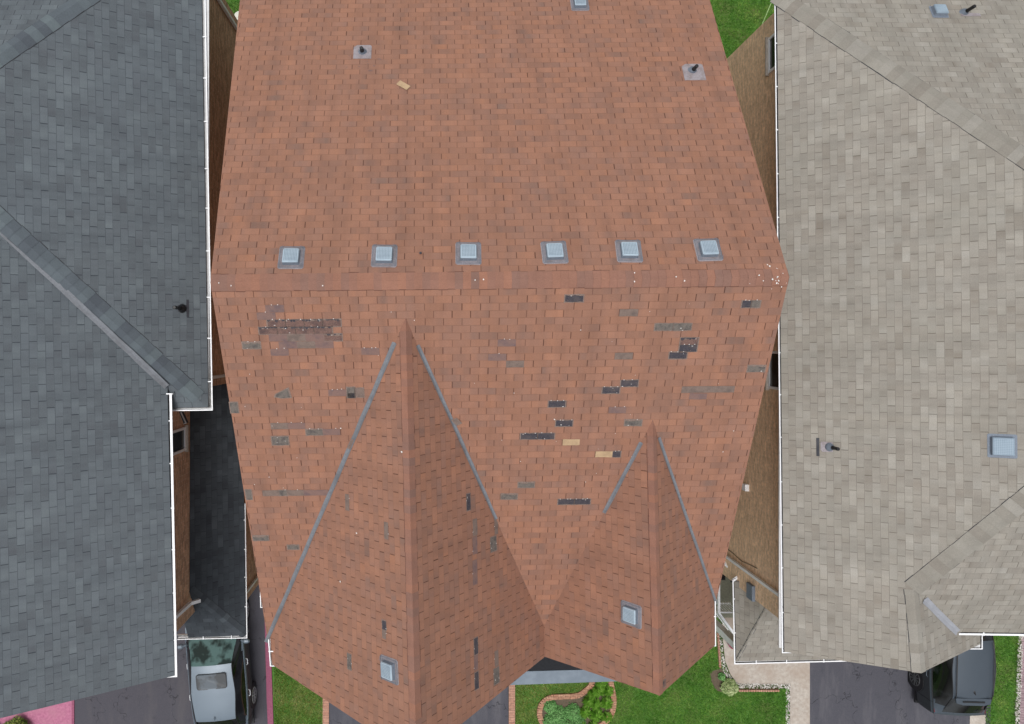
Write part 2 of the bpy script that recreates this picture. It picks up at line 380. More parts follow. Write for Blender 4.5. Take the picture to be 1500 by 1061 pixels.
# ---------------------------------------------------------------- roof tools
def roof_face(mb, pl, pts, th=.03, edge=1):
    pts = [V(p) for p in pts]
    n = pl.n; area = sum(((pts[i] - pts[0]).cross(pts[i + 1] - pts[0])).dot(n) for i in range(1, len(pts) - 1))
    if area < 0: pts = pts[::-1]
    mb.face(pts, [pl.uv(p) for p in pts], 0)
    lo = [p - V((0, 0, th)) for p in pts]
    mb.face(lo[::-1], mi=edge)
    for i in range(len(pts)):
        j = (i + 1) % len(pts)
        mb.face([pts[j], pts[i], lo[i], lo[j]], mi=edge)
def side(n, t, toward):
    s = n.cross(t).normalized()
    return s if s.dot(toward) > 0 else -s
def caps(name, p0, p1, nA, nB, dA, dB, mat, parent, w=.16, step=.143, lift=.007):
    """overlapping bent cap shingles from low end p0 to high end p1"""
    mb = MB(); p0, p1 = V(p0), V(p1); t = (p1 - p0).normalized(); L = (p1 - p0).length
    sA, sB = side(nA, t, dA), side(nB, t, dB); up = (nA + nB).normalized()
    k = 0; x = 0
    while x < L:
        e = min(x + step + .02, L); jw = w + random.uniform(-.006, .006); sh = random.uniform(-.004, .004)
        a = p0 + t * x + up * (lift + .008); b = p0 + t * e + up * lift
        r = random.random() * .8 + (.2 if random.random() < .4 else 0)
        A0, A1 = a + sA * (jw + sh) - up * .004, b + sA * jw - up * .003
        B0, B1 = a + sB * (jw - sh) - up * .004, b + sB * jw - up * .003
        mb.face([A0, a, b, A1], rnd=r); mb.face([a, B0, B1, b], rnd=r)
        dn = up * .013
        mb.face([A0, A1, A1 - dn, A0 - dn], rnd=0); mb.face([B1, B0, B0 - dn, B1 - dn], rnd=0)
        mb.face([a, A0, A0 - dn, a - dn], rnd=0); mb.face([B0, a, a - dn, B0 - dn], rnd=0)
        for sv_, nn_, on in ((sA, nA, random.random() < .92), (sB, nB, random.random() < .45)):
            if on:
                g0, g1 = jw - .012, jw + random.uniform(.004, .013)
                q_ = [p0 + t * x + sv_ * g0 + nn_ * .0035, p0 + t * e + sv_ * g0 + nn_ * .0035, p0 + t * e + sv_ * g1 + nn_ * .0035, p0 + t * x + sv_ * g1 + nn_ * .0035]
                mb.face(q_, mi=1)  # dark strip painted as the shadow line along the cap edge
        x += step
    return mb.build(name, [mat, M['cap_shade_red'] if mat is M['cap_red'] else M['cap_shade']], parent)
def valley(p0, p1, plA, plB, dA, dB, mat, parent, w=.055, label=None):
    mb = MB(); p0, p1 = V(p0), V(p1); t = (p1 - p0).normalized(); L = (p1 - p0).length
    sA, sB = side(plA.n, t, dA), side(plB.n, t, dB)
    n = max(2, int(L / .35)); prev = None
    for i in range(n + 1):
        c = p0 + t * (L * i / n); wa = w * random.uniform(.9, 1.12); wb = w * random.uniform(.9, 1.12)
        up = V((0, 0, .012))
        r = (c + sA * wa + plA.n * .008, c + up, c + sB * wb + plB.n * .008)
        if prev:
            mb.face([prev[0], prev[1], r[1], r[0]], sm=True); mb.face([prev[1], prev[2], r[2], r[1]], sm=True)
        prev = r
    return mb.build('valley_flashing', mat, parent, label)
def gutter(pts, out, parent, z_drop=.0, width=.11, h=.08, hang=1.0, label=None, ends=True, lip=.022):
    """open K-style gutter along pts; out = list of outward unit vectors per segment. pts lie on the OUTER lip top."""
    mb = MB(); pts = [V(p) for p in pts]
    def off(i):
        if i == 0: return out[0]
        if i == len(pts) - 1: return out[-1]
        a, b = out[i - 1], out[i]
        return (a + b)                                # mitre for right angles
    prof = [(0, 0, 0), (-lip, 0, 0), (-lip, -h * .55, 0), (-lip - .012, -h + .008, 1), (-width + .004, -h + .008, 1), (-width, -.01, 1), (-width - .004, -.01, 0),
            (-width - .004, -h, 0), (-.06, -h, 0), (-.008, -h * .4, 0)]
    rings = [[pts[i] + off(i) * a + V((0, 0, b)) for a, b, _ in prof] for i in range(len(pts))]
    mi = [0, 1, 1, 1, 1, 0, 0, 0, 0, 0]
    for r0, r1 in zip(rings, rings[1:]):
        for k in range(len(prof)):
            j = (k + 1) % len(prof); mb.face([r0[k], r0[j], r1[j], r1[k]], mi=mi[k])
    if ends: mb.face(rings[0], mi=0); mb.face(rings[-1][::-1], mi=0)
    g = mb.build('gutter', [M['white'], M['trough']], parent, label)
    first = None
    for i in range(len(pts) - 1):
        t = (pts[i + 1] - pts[i]); L = t.length; t.normalize(); o = out[i]
        n = int(L / hang)
        for k in range(n):
            c = pts[i] + t * (hang * (k + .6 + random.uniform(-.07, .07)))
            if (c - pts[i]).length > L: continue
            hb = MB(); hb.frame_box(c - o * width * .5 + V((0, 0, .004)), o * width * .55, t * .012, V((0, 0, .004)))
            hb.build('gutter_hanger', M['white'], g)
    return g

def patch(pl, px, mat, parent, label='missing shingle tab', torn=0.0, nails=0, snap=True, edge=True):
    x0, y0, x1, y1 = px
    cs = [pl.uv(pl.hit(a, b)) for a, b in ((x0, y0), (x1, y0), (x1, y1), (x0, y1))]
    us = sorted(c[0] for c in cs); vs = sorted(c[1] for c in cs)
    u0, u1 = (us[0] + us[1]) / 2, (us[2] + us[3]) / 2; v0, v1 = (vs[0] + vs[1]) / 2, (vs[2] + vs[3]) / 2
    if snap:
        r = round((v0 + .0) / E); nr = max(1, round((v1 - v0) / E)); v0, v1 = r * E, (r + nr) * E
        k = round((u0 / W + .5 * r) * 2) / 2; du = u1 - u0
        u0 = (k - .5 * r) * W; u1 = u0 + max(W * .5, round(du / W * 2) / 2 * W)
    mb = MB()
    def quad(a0, a1, b0, b1, h, mi, j=.009, tn=0):
        # subdivided outline for a slightly irregular edge
        n = max(2, int((a1 - a0) / .05)); top = []; bot = []
        for i in range(n + 1):
            u = a0 + (a1 - a0) * i / n
            bot.append(pl.pt(u, b0 + random.uniform(-j, j), h))
            top.append(pl.pt(u, b1 + random.uniform(-j, j) - (random.random() * tn if tn else 0), h))
        for i in range(n):
            mb.face([bot[i], bot[i + 1], top[i + 1], top[i]], mi=mi)
    if edge:
        quad(u0 - .012, u1 + .012, v0 - .010, v1 + .008, .0045, 1, .006)
        quad(u0 + .008, u1 - .008, v0 + .006, v1 - .006, .0085, 0, .006, torn)
    else:
        quad(u0, u1, v0, v1 - .004, .0055, 0, .004, torn)
    if mat in ('felt', 'olive_tab', 'brown_tab') and (u1 - u0) > .2:      # torn scraps left behind
        for i in range(int((u1 - u0) / .09) + 1):
            u = random.uniform(u0 + .02, u1 - .05); v = random.choice((v0 + .012, v1 - .03, random.uniform(v0, v1 - .02)))
            s_ = random.uniform(.008, .03); q = random.uniform(.005, .014)
            mb.face([pl.pt(u, v, .012), pl.pt(u + s_, v + .003, .012), pl.pt(u + s_ * .8, v + q, .012), pl.pt(u - .004, v + q * .8, .012)], mi=random.choice((1, 1, 0, 2)))
    if mat == 'brown_tab':  # ragged dark bites, painted as irregular shadows along the torn tab
        u = u0
        while u < u1 - .02:
            w_ = random.uniform(.03, .08); d_ = random.uniform(.012, .055); w_ = min(w_, u1 - u)
            if random.random() < .75:
                mb.face([pl.pt(u, v1, .010), pl.pt(u + w_ * .15, v1 - d_ * .8, .010), pl.pt(u + w_ * .5, v1 - d_, .010), pl.pt(u + w_ * .9, v1 - d_ * .7, .010), pl.pt(u + w_, v1, .010)], mi=3)
            u += w_
    for i in range(nails):
        u = u0 + (i + random.uniform(.2, .8)) * (u1 - u0) / nails
        v = v1 + random.uniform(0, .012)
        r_ = .0065
        mb.face([pl.pt(u - r_, v - r_, .013), pl.pt(u + r_, v - r_, .013), pl.pt(u + r_, v + r_, .013), pl.pt(u - r_, v + r_, .013)], mi=2)
    return mb.build('shingle_patch', [M[mat], M['trim'], M['nail'], M['felt']], parent, label)

def roof_vent(pl, px, py, parent, label, flange=True, size=.29, rot=0.0):
    c = pl.hit(px, py); u0, v0 = pl.uv(c)
    cr, sr = math.cos(rot), math.sin(rot)
    def q(a, b, h): return pl.pt(u0 + a * cr - b * sr, v0 + a * sr + b * cr, h)
    def pad(mb, a, b, h0, h1, b2=None, a2=None, mi=0, cut=.0):
        a2 = a2 or a; b2 = b2 or b
        def ring(a, b, h): 
            k = cut
            return [q(*p, h) for p in ((-a + k, -b), (a - k, -b), (a, -b + k), (a, b - k), (a - k, b), (-a + k, b), (-a, b - k), (-a, -b + k))]
        r0, r1 = ring(a, b, h0), ring(a2, b2, h1)
        for k in range(8): mb.face([r0[k], r0[(k + 1) % 8], r1[(k + 1) % 8], r1[k]], mi=mi)
        mb.face(r1, mi=mi)
    root = MB()
    pad(root, size * .53, size * .53, .0, .08, size * .47, size * .47, cut=.012)
    r = root.build('roof_vent', M['hood_side'], parent, label)
    if flange:
        f = MB(); pad(f, size * .80, size * .82, .004, .008, cut=.03)
        # raised wire guard ring
        ring = [q(a * size * .74, b * size * .76, .03) for a, b in ((-1, -1), (1, -1), (1, 1), (-1, 1), (-1, -1))]
        f.build('flange', M['mesh'], r)
        g = MB(); g.tube(ring, .004, 5)
        for i in range(-9, 10):
            o = i / 9 * size * .74
            g.tube([q(o, -size * .76, .03), q(o, -size * .52, .075)], .0022, 4); g.tube([q(o, size * .76, .03), q(o, size * .52, .075)], .0022, 4)
            g.tube([q(-size * .74, o, .03), q(-size * .5, o, .075)], .0022, 4); g.tube([q(size * .74, o, .03), q(size * .5, o, .075)], .0022, 4)
        g.build('wire_guard', M['hood_side'], r)
    else:
        f = MB(); pad(f, size * .66, size * .66, .004, .008, cut=.02); f.build('flange', M['hood_side'], r)
    h = MB()
    pad(h, size * .5, size * .5, .08, .102, size * .46, size * .46, cut=.015)
    h.build('vent_hood', M['hood'] if flange else M['hood_dull'], r)
    g = MB()
    for i in range(-4, 5):
        o = i / 4.5 * size * .42
        g.frame_box(q(o, 0, .104), pl.u * .0022, pl.v * size * .42, pl.n * .0012)
        g.frame_box(q(0, o, .1045), pl.u * size * .42, pl.v * .0022, pl.n * .0012)
    g.build('vent_screen', M['hood_side'] if flange else M['hood'], r)
    return r
def pipe_vent(pl, px, py, parent, label, dark=False, hgt=.32, fl=.19, off=(0, 0), shape=None):
    c = pl.hit(px, py); u0, v0 = pl.uv(c)
    mb = MB(); mb.tube([c - V((0, 0, .05)), c + V((0, 0, hgt))], .038, 14, cap=False)
    mb.tube([c + V((0, 0, hgt)), c + V((0, 0, hgt - .12))], .030, 14, cap=True)
    ring = MB.tube
    r = mb.build('plumbing_pipe', M['black'], parent, label)
    f = MB()
    a = fl
    pts = [(-a, -a * .95), (-a * .8, -a * 1.1), (a * .6, -a * 1.1), (a, -a * .8), (a, a), (-a, a)] if not shape else shape
    up = [pl.pt(u0 + off[0] + x, v0 + off[1] + y, .009) for x, y in pts]; lo = [p - pl.n * .006 for p in up]
    f.face(up); [f.face([up[i - 1], lo[i - 1], lo[i], up[i]]) for i in range(len(up))]
    f.build('flange', M['dark_flash'] if dark else M['mesh'], r)
    k = MB(); k.tube([c - pl.n * .01, c + pl.n * .02 , c + V((0, 0, .10))], [.11, .085, .046], 14, cap=False)
    k.build('rubber_collar', M['black'] if dark else M['hood_side'], r)
    return r
def window(parent, X, y0, y1, z0, z1, face, mull=True, label=None):
    """window on a wall x = X; face = +1 looks +x, -1 looks -x"""
    f = MB(); t = .06; d = .035
    xa, xb = (X - .02, X + d) if face > 0 else (X - d, X + .02)
    f.box(xa, xb, y0 - t, y1 + t, z1, z1 + t); f.box(xa, xb, y0 - t, y1 + t, z0 - t, z0)
    f.box(xa, xb, y0 - t, y0, z0, z1); f.box(xa, xb, y1, y1 + t, z0, z1)
    if mull: f.box(xa, xb - .005 * face, y0, y1, (z0 + z1) / 2 - .02, (z0 + z1) / 2 + .02)
    w = f.build('window', M['white'], parent, label)
    p = MB(); xp = X + face * .006
    pts = [(xp, y0, z0), (xp, y1, z0), (xp, y1, z1), (xp, y0, z1)]
    p.face(pts if face > 0 else pts[::-1]); p.build('pane', M['pane'], w)
    s_ = MB(); xs = X + face * .05
    s_.box(min(X, xs + .03 * face), max(X, xs + .03 * face), y0 - .10, y1 + .10, z0 - t - .045, z0 - t - .002)
    s_.build('sill', M['concrete'], w)
    return w

UP = V((0, 0, 1))
# ================================================================ RED ROOFED HOUSE
red = empty('house', (0, 0, 0), 'house in the middle with worn red-brown shingle roof, two front gables and many missing tabs', 'house')
ZR = H - 12.1
RL, RR = P(308, 414, ZR), P(1156, 406, ZR)
ru = (RR - RL)
Fp = slope((RL + RR) / 2, ru, (0, 1, 0), .455)
Bp = slope((RL + RR) / 2, ru, (0, -1, 0), .49)
a0 = Fp.hit(594, 467); a1 = P(610, 1114, a0.z)
b0 = Fp.hit(956, 617); b1 = P(966, 1019, b0.z)
EL = Fp.hit(392, 937); ER = Fp.hit(1048.5, 884)
AL = plane3(a0, a1, EL, a1 - a0)
J = Fp.hit(797, 917)
AR = plane3(a0, a1, J, a1 - a0)
BL = plane3(b0, b1, J, b1 - b0)
BR = plane3(b0, b1, ER, b1 - b0)
CL = AL.hit(399, 974); CR = BR.hit(1048, 945)
dk = AR.n.cross(BL.n).normalized(); dk = dk if dk.y < 0 else -dk
K = J
for i in range(400):
    q = J + dk * (i * .005); py = NY - q.y * F0 / (H - q.z)
    K = q
    if py > 962: break
BLk, BRk = Bp.hit(358, -62), Bp.hit(1022, -62)
rf = MB()
roof_face(rf, Fp, [RL, EL, a0, J, b0, ER, RR])
roof_face(rf, Bp, [RL, RR, BRk, BLk])
roof_face(rf, AL, [a0, EL, CL, a1])
roof_face(rf, AR, [a0, a1, K, J])
roof_face(rf, BL, [b0, J, K, b1])
roof_face(rf, BR, [b0, b1, CR, ER])
red_roof = rf.build('roof', [M['red'], M['drip_red']], red)
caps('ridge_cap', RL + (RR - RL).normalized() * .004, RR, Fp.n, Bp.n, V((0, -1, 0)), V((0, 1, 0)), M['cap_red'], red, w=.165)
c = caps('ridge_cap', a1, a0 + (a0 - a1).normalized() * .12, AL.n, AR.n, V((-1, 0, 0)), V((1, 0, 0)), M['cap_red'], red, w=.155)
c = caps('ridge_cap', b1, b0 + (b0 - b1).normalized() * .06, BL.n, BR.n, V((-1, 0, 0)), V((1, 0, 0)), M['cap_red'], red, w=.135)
def lerp(a, b, t): return a + (b - a) * t
valley(lerp(a0, EL, .06), lerp(EL, a0, -.01), Fp, AL, V((-1, 0, 0)), V((1, 0, 0)), M['steel'], red, .052, 'grey metal valley flashing left of the large gable')
valley(lerp(a0, J, .07), lerp(a0, J, .60), Fp, AR, V((1, 0, 0)), V((-1, 0, 0)), M['steel'], red, .045, 'grey metal valley flashing right of the large gable')
valley(lerp(b0, J, .09), lerp(b0, J, .41), Fp, BL, V((-1, 0, 0)), V((1, 0, 0)), M['steel'], red, .045, 'short grey valley flashing left of the small gable')
valley(lerp(b0, ER, .08), lerp(b0, ER, 1.0), Fp, BR, V((1, 0, 0)), V((-1, 0, 0)), M['steel'], red, .040, 'grey valley flashing right of the small gable')
# joints in the valley metal (torn corners)
def joint(pl, px, py, w, h, rot, mat='olive_tab'):
    u, v = pl.uv(pl.hit(px, py)); mb = MB(); c_, s_ = math.cos(rot), math.sin(rot)
    pts = [(-w, -h), (w * .7, -h * 1.1), (w, h * .9), (-w * .6, h)]
    for mi, k, hh in ((1, 1.15, .022), (0, .85, .026)):
        mb.face([pl.pt(u + (x * c_ - y * s_) * k, v + (x * s_ + y * c_) * k, hh) for x, y in pts], mi=mi)
    mb.build('flashing_joint', [M[mat], M['trim']], red)
joint(Fp, 669, 617, .09, .05, -.8, 'grey_tab'); joint(Fp, 515, 650, .05, .10, -.35, 'grey_tab')
joint(Fp, 441, 852, .05, .05, .3, 'steel'); joint(Fp, 429, 883, .045, .02, .3, 'felt')
# gutters of the red house
g1a, g1b, g1c = P(393, 938, EL.z), P(395.5, 976.5, CL.z + .02), P(408, 976.5, CL.z + .02)
gutter([P(392.6, 937, CL.z + .02), g1b, g1c], [V((-1, 0, 0)), V((0, -1, 0))], red, hang=.45, label='white eave gutter at the left corner of the large gable')
gutter([P(1048.5, 881, CR.z + .02), P(1049, 947, CR.z + .02), P(1038.5, 947, CR.z + .02)], [V((1, 0, 0)), V((0, -1, 0))], red, hang=.5, label='white eave gutter beside the small gable')
gutter([P(380.5, 858, 4.4), P(381.2, 890.5, 4.4), P(390, 890.5, 4.4)], [V((-1, 0, 0)), V((0, -1, 0))], red, hang=.5, label='short white gutter peeking out under the left verge')
# drip strip and little cream closure at the pocket between the gables
mb = MB(); q = P(819, 962.5, K.z + .03); mb.frame_box(q, V((.085, 0, 0)), V((0, .016, 0)), V((0, 0, .03))); mb.build('gutter_end', M['white'], red)
# walls
w = MB()
wl, wr = RL.x + .42, RR.x - .42
def wallquad(x0, x1, y0, y1, z):
    w.wall((x1, y0, 0), (x1, y1, 0), 0, z); w.wall((x0, y1, 0), (x0, y0, 0), 0, z)
    w.wall((x1, y1, 0), (x0, y1, 0), 0, z); w.wall((x0, y0, 0), (x1, y0, 0), 0, z)
wallquad(wl, wr, -6.2, 8.0, 5.6)
aw0, aw1 = CL.x + .4, K.x + .1
wallquad(aw0, aw1, -7.05, -6.0, 5.55)
bw0, bw1 = K.x + .3, CR.x - .38
# gable-end triangles
for x in (wl, wr):
    w.face([(x, -6.2, 5.5), (x, 8.0, 5.5), (x, 8.0, Bp.z(x, 8.0) - .06), (x, RL.y, Fp.z(x, RL.y) - .08), (x, -6.2, Fp.z(x, -6.2) - .06)][::(1 if x > 0 else -1)],
           [(-6.2, 5.5), (8, 5.5), (8, 6.3), (1.1, 9.6), (-6.2, 6.3)][::(1 if x > 0 else -1)])
yg = -7.05
ax = (a1.x)
w.face([(aw0, yg, 5.5), (aw1, yg, 5.5), (aw1, yg, AR.z(aw1, yg) - .08), (ax, yg, a1.z - .15), (aw0, yg, AL.z(aw0, yg) - .08)], [(aw0, 5.5), (aw1, 5.5), (aw1, 6.2), (ax, 9.2), (aw0, 6.2)])
yb = -6.45
w.face([(bw0, yb, 0), (bw1, yb, 0), (bw1, yb, BR.z(bw1, yb) - .08), (b1.x, yb, b1.z - .15), (bw0, yb, BL.z(bw0, yb) - .08)], [(bw0, 0), (bw1, 0), (bw1, 6.2), (b1.x, 8.2), (bw0, 6.2)])
w.build('wall', M['brick_red'], red)
# small grey metal canopy in the pocket between the gables
cp = MB()
c0, c1, c2, c3 = P(740, 1004, 3.3), P(925, 997.5, 3.3), P(925, 979.5, 3.3), P(740, 984.5, 3.3)
cp.face([c0, c1, c2, c3]); cp.face([c3 - UP * .12, c2 - UP * .12, c1 - UP * .12, c0 - UP * .12])
for a, b in ((c0, c1), (c1, c2), (c2, c3), (c3, c0)): cp.face([b, a, a - UP * .12, b - UP * .12])
s0, s1 = P(846, 1000.5, 3.303), P(846, 982.6, 3.303)
cp.face([s0, s0 + V((.012, 0, 0)), s1 + V((.012, 0, 0)), s1], mi=1)
cp.build('canopy', [M['slab'], M['hood_side']], red, 'flat grey metal canopy between the two front gables')
cp = MB(); k0, k1 = P(730, 984, 3.36), P(935, 978, 3.36)
cp.face([k0, k1, P(935, 930, 3.8), P(730, 930, 3.8)]); cp.face([k1, k0, k0 - UP * .25, k1 - UP * .25])
cp.build('canopy_shade', M['shade_black'], red)  # black sheet stands in for the deep shade behind the canopy
# vents and pipes
for px, py, tx in ((427, 378, 'square roof vent nearest the left verge, first in the row below the ridge line'), (563, 375.5, 'square roof vent second in the row'), (686, 372, 'square roof vent third in the row'),
                   (812, 370.5, 'square roof vent fourth in the row'), (921, 368.5, 'square roof vent fifth in the row'), (1037, 366.5, 'square roof vent nearest the right verge, last in the row')):
    roof_vent(Bp, px, py, red, tx, rot=random.uniform(-.03, .03))
roof_vent(Bp, 849, 7, red, 'square roof vent at the top edge of the rear slope', size=.25)
roof_vent(AL, 571, 981, red, 'square roof vent low on the large front gable', rot=.04)
roof_vent(BL, 925, 900, red, 'square roof vent on the small front gable', rot=-.03)
pipe_vent(Bp, 531, 77, red, 'black plumbing pipe on a pale plate, left side of the rear slope', hgt=.22, fl=.19, off=(0, .0))
pipe_vent(Bp, 1014, 104, red, 'black plumbing pipe on a pale plate, right side of the rear slope', hgt=.25, fl=.22, off=(-.02, .05))
# nail-sized plumbing stub near the ridge
mb = MB(); q = Bp.hit(616, 371); mb.tube([q, q + UP * .05], .022, 10); mb.build('roof_stub', M['felt'], red)
# bare and torn patches
FP = [ # x0,y0,x1,y1,kind,torn,nails
 (821,434,850,446,'felt',.02,0),(1083,443,1098,453,'felt',0,2),(1098,443,1111,453,'olive_tab',0,1),(985,469,1009,479,'grey_tab',0,0),(954,479,980,489,'olive_tab',0,0),
 (982,479,1009,489,'olive_tab',0,0),(993,490,1021,500,'brown_tab',.03,0),(989,511,1015,519,'felt',.0,3),(974,521,1000,530,'felt',.01,3),(1092,531,1118,540,'olive_tab',.05,0),
 (904,553,929,562,'felt',.0,2),(888,563,914,573,'felt',0,3),(995,565,1021,573,'grey_tab',0,0),(1021,565,1046,573,'grey_tab',0,0),(1046,565,1072,573,'grey_tab',0,0),
 (1004,574,1030,584,'mauve_tab',.02,0),(808,585,833,593,'felt',0,3),(897,594,923,603,'mauve_tab',0,2),(817,614,843,622,'felt',0,3),(921,615,942,621,'olive_tab',.03,1),
 (764,633,790,641,'felt',0,2),(790,633,815,641,'felt',0,2),(901,659,913,667,'felt',0,2),(895,522,919,531,'grey_tab',.0,0),(903,457,929,467,'grey_tab',0,0),
 (718,514,745,524,'mauve_tab',0,1),(734,503,760,512,'mauve_tab',0,2),(746,534,771,543,'grey_tab',0,0),
 (383,448,410,458,'mauve_tab',0,2),(372,460,399,469,'mauve_tab',0,1),(386,470,412,480,'brown_tab',.04,2),(412,470,440,480,'brown_tab',.04,2),(440,470,468,480,'brown_tab',.05,2),(468,470,498,480,'brown_tab',.02,1),
 (375,482,402,492,'brown_tab',.03,1),(402,482,430,492,'brown_tab',.04,0),(430,482,458,492,'brown_tab',.05,0),(458,482,486,492,'brown_tab',.03,1),
 (390,493,417,503,'mauve_tab',0,0),(417,493,445,503,'grey_tab',0,0),(445,493,472,503,'mauve_tab',0,0),(472,493,500,503,'brown_tab',.04,0),(403,504,430,513,'mauve_tab',0,0),(430,504,458,513,'grey_tab',0,0),(458,504,485,513,'mauve_tab',0,0),
 (349,503,376,513,'olive_tab',.05,2),(393,515,420,524,'mauve_tab',0,2),(530,515,557,524,'mauve_tab',0,3),(480,576,508,585,'mauve_tab',0,3),
 (394,625,420,633,'grey_tab',0,1),(420,625,448,633,'mauve_tab',0,2),(448,625,472,633,'olive_tab',.02,2),(472,625,498,633,'mauve_tab',0,1),
 (383,718,408,727,'grey_tab',0,0),(408,718,420,725,'olive_tab',0,1),(420,718,446,727,'grey_tab',0,1),(446,718,483,729,'mauve_tab',0,0),(372,785,391,790,'olive_tab',.06,0),
 (736,722,758,729,'olive_tab',.04,0),(760,704,783,711,'olive_tab',.05,0),(817,730,840,737,'felt',0,3),(840,730,863,737,'felt',0,3)]
LB = {'felt': 'dark bare patch where a shingle tab is missing', 'grey_tab': 'weathered grey shingle tab', 'mauve_tab': 'exposed mauve under-course', 'brown_tab': 'torn dark brown tab', 'olive_tab': 'patch with lost granules'}
for r in FP: patch(Fp, r[:4], r[4], red, LB[r[4]], r[5], r[6], edge=r[4] in ('felt', 'olive_tab', 'brown_tab'))
for r in [(508,567,520,583,'olive_tab'),(520,568,533,582,'grey_tab'),(398,639,423,652,'olive_tab'),(337,589,349,605,'olive_tab'),(360,717,369,732,'olive_tab'),(421,798,438,805,'olive_tab'),(509,575,520,583,'felt')]:
    patch(Fp, r[:4], r[4], red, LB[r[4]], .01, 0, snap=False)
# slanted repair piece
u, v = 0, 0; mb = MB()
pts = [Fp.uv(Fp.hit(*q)) for q in ((401, 582), (403, 577), (423, 567), (428, 583), (412, 584))]
mb.face([Fp.pt(a, b, .005) for a, b in pts], mi=1); cx = sum(a for a, b in pts) / 5; cy = sum(b for a, b in pts) / 5
mb.face([Fp.pt(cx + (a - cx) * .8, cy + (b - cy) * .8, .009) for a, b in pts], mi=0); mb.build('shingle_patch', [M['olive_tab'], M['trim']], red, 'slanted grey repair piece')
for r in [(506,724,512,748,'grey_tab'),(563,765,569,790,'grey_tab'),(560,909,566,923,'felt'),(560,923,566,936,'grey_tab'),(509,958,515,981,'olive_tab')]:
    patch(AL, r[:4], r[4], red, LB[r[4]], .0, 1, snap=False, edge=r[4] != 'grey_tab')
for r in [(683,723,689,748,'felt'),(692,760,699,785,'grey_tab'),(692,786,699,812,'mauve_tab'),(692,820,699,857,'mauve_tab'),(724,757,729,783,'grey_tab'),(718,786,727,808,'olive_tab'),(694,934,700,959,'felt'),
          (694,960,700,982,'mauve_tab'),(695,984,701,1010,'felt'),(724,953,730,976,'grey_tab'),(723,978,731,1002,'olive_tab')]:
    patch(AR, r[:4], r[4], red, LB[r[4]], .0, 1, snap=False, edge=r[4] in ('felt', 'olive_tab'))
patch(BR, (971, 996, 975, 1006), 'brown_tab', red, LB['brown_tab'], 0, 0, snap=False)
for r in [(827.5,642,851,650)]:
    patch(Fp, r, 'tan_tab', red, 'bare tan patch where a shingle tab is gone', 0, 0, edge=False)
patch(Fp, (876, 660, 900, 668), 'tan_tab', red, 'bare tan patch beside a black one', 0, 0, edge=False)
# bird droppings
mb = MB(); spots = []
for i in range(20): spots.append((Fp if i % 3 else Bp, random.gauss(1138, 12), random.gauss(412 if i % 3 else 402, 6), random.uniform(.005, .018)))
for x, y in ((473,418),(339,418),(321,414),(708,409),(696,410),(929,399),(929,412),(990,405),(1002,411),(499,627),(812,614)): spots.append((Fp, x, y, .014))
for i in range(38): spots.append((Fp, random.uniform(345, 1120), random.uniform(440, 720), random.uniform(.004, .010)))
for x, y in ((499,852),(523,781),(589,662)): spots.append((AL, x, y, .02))
for pl, x, y, r in spots:
    if pl is Fp and not (308 + (y - 406) * .17 < x < 1156 - (y - 406) * .23): continue
    u, v = pl.uv(pl.hit(x, y)); n = 7; hh = .022 if y < 432 else .014
    mb.face([pl.pt(u + r * random.uniform(.5, 1.2) * math.cos(k * 6.283 / n), v + r * random.uniform(.5, 1.4) * math.sin(k * 6.283 / n), hh) for k in range(n)])
tag(mb.build('bird_droppings', M['nail'], red), kind='stuff')
mb = MB()
for x, y, a_, b_ in ((556,87,.055,.016),(548,97,.035,.014),(526,98,.02,.010),(508,99,.02,.010),(555,65,.03,.008),(543,104,.05,.02),(538,90,.016,.014),(512,82,.02,.012),(539,94,.014,.02)):
    u, v = Bp.uv(Bp.hit(x, y))
    mb.face([Bp.pt(u + a_ * random.uniform(.7, 1.2) * math.cos(k * .785), v + b_ * random.uniform(.6, 1.3) * math.sin(k * .785), .006) for k in range(8)])
mb.build('tar_spots', M['mauve_tab'], red)
# loose shingle lying on the rear slope
def loose(pl, px, py, w_, h_, rot, label):
    u, v = pl.uv(pl.hit(px, py)); mb = MB(); c_, s_ = math.cos(rot), math.sin(rot)
    mb.frame_box(pl.pt(u, v, .017), (pl.u * c_ + pl.v * s_) * w_, (pl.v * c_ - pl.u * s_) * h_, pl.n * .005)
    return tag(mb.build('loose_shingle', M['tan_tab'], None), label, 'shingle')
loose(Bp, 591, 126, .135, .065, math.pi - .66 if Bp.u.x < 0 else -.66, 'loose tan shingle piece lying askew on the rear slope of the red roof')

# ================================================================ SLATE ROOFED HOUSE (left)
lh = empty('house', (0, 0, 0), 'house at the left with slate blue-grey shingle roof, white gutters and brown brick walls', 'house')
D1 = 15.2; Z1 = H - D1
e0, e1 = P(295.5, 0, Z1), P(305, 600, Z1)
u1 = e1 - e0; u1.normalize()
NE = e0 - u1 * 1.75; SE = P(305, 597, Z1)
P1 = slope(e0, u1, (-1, 0, 0), .56)
h0 = P1.hit(0, 322); hS = (h0 - SE)
n0 = P1.hit(0, 80); hN = (n0 - NE)
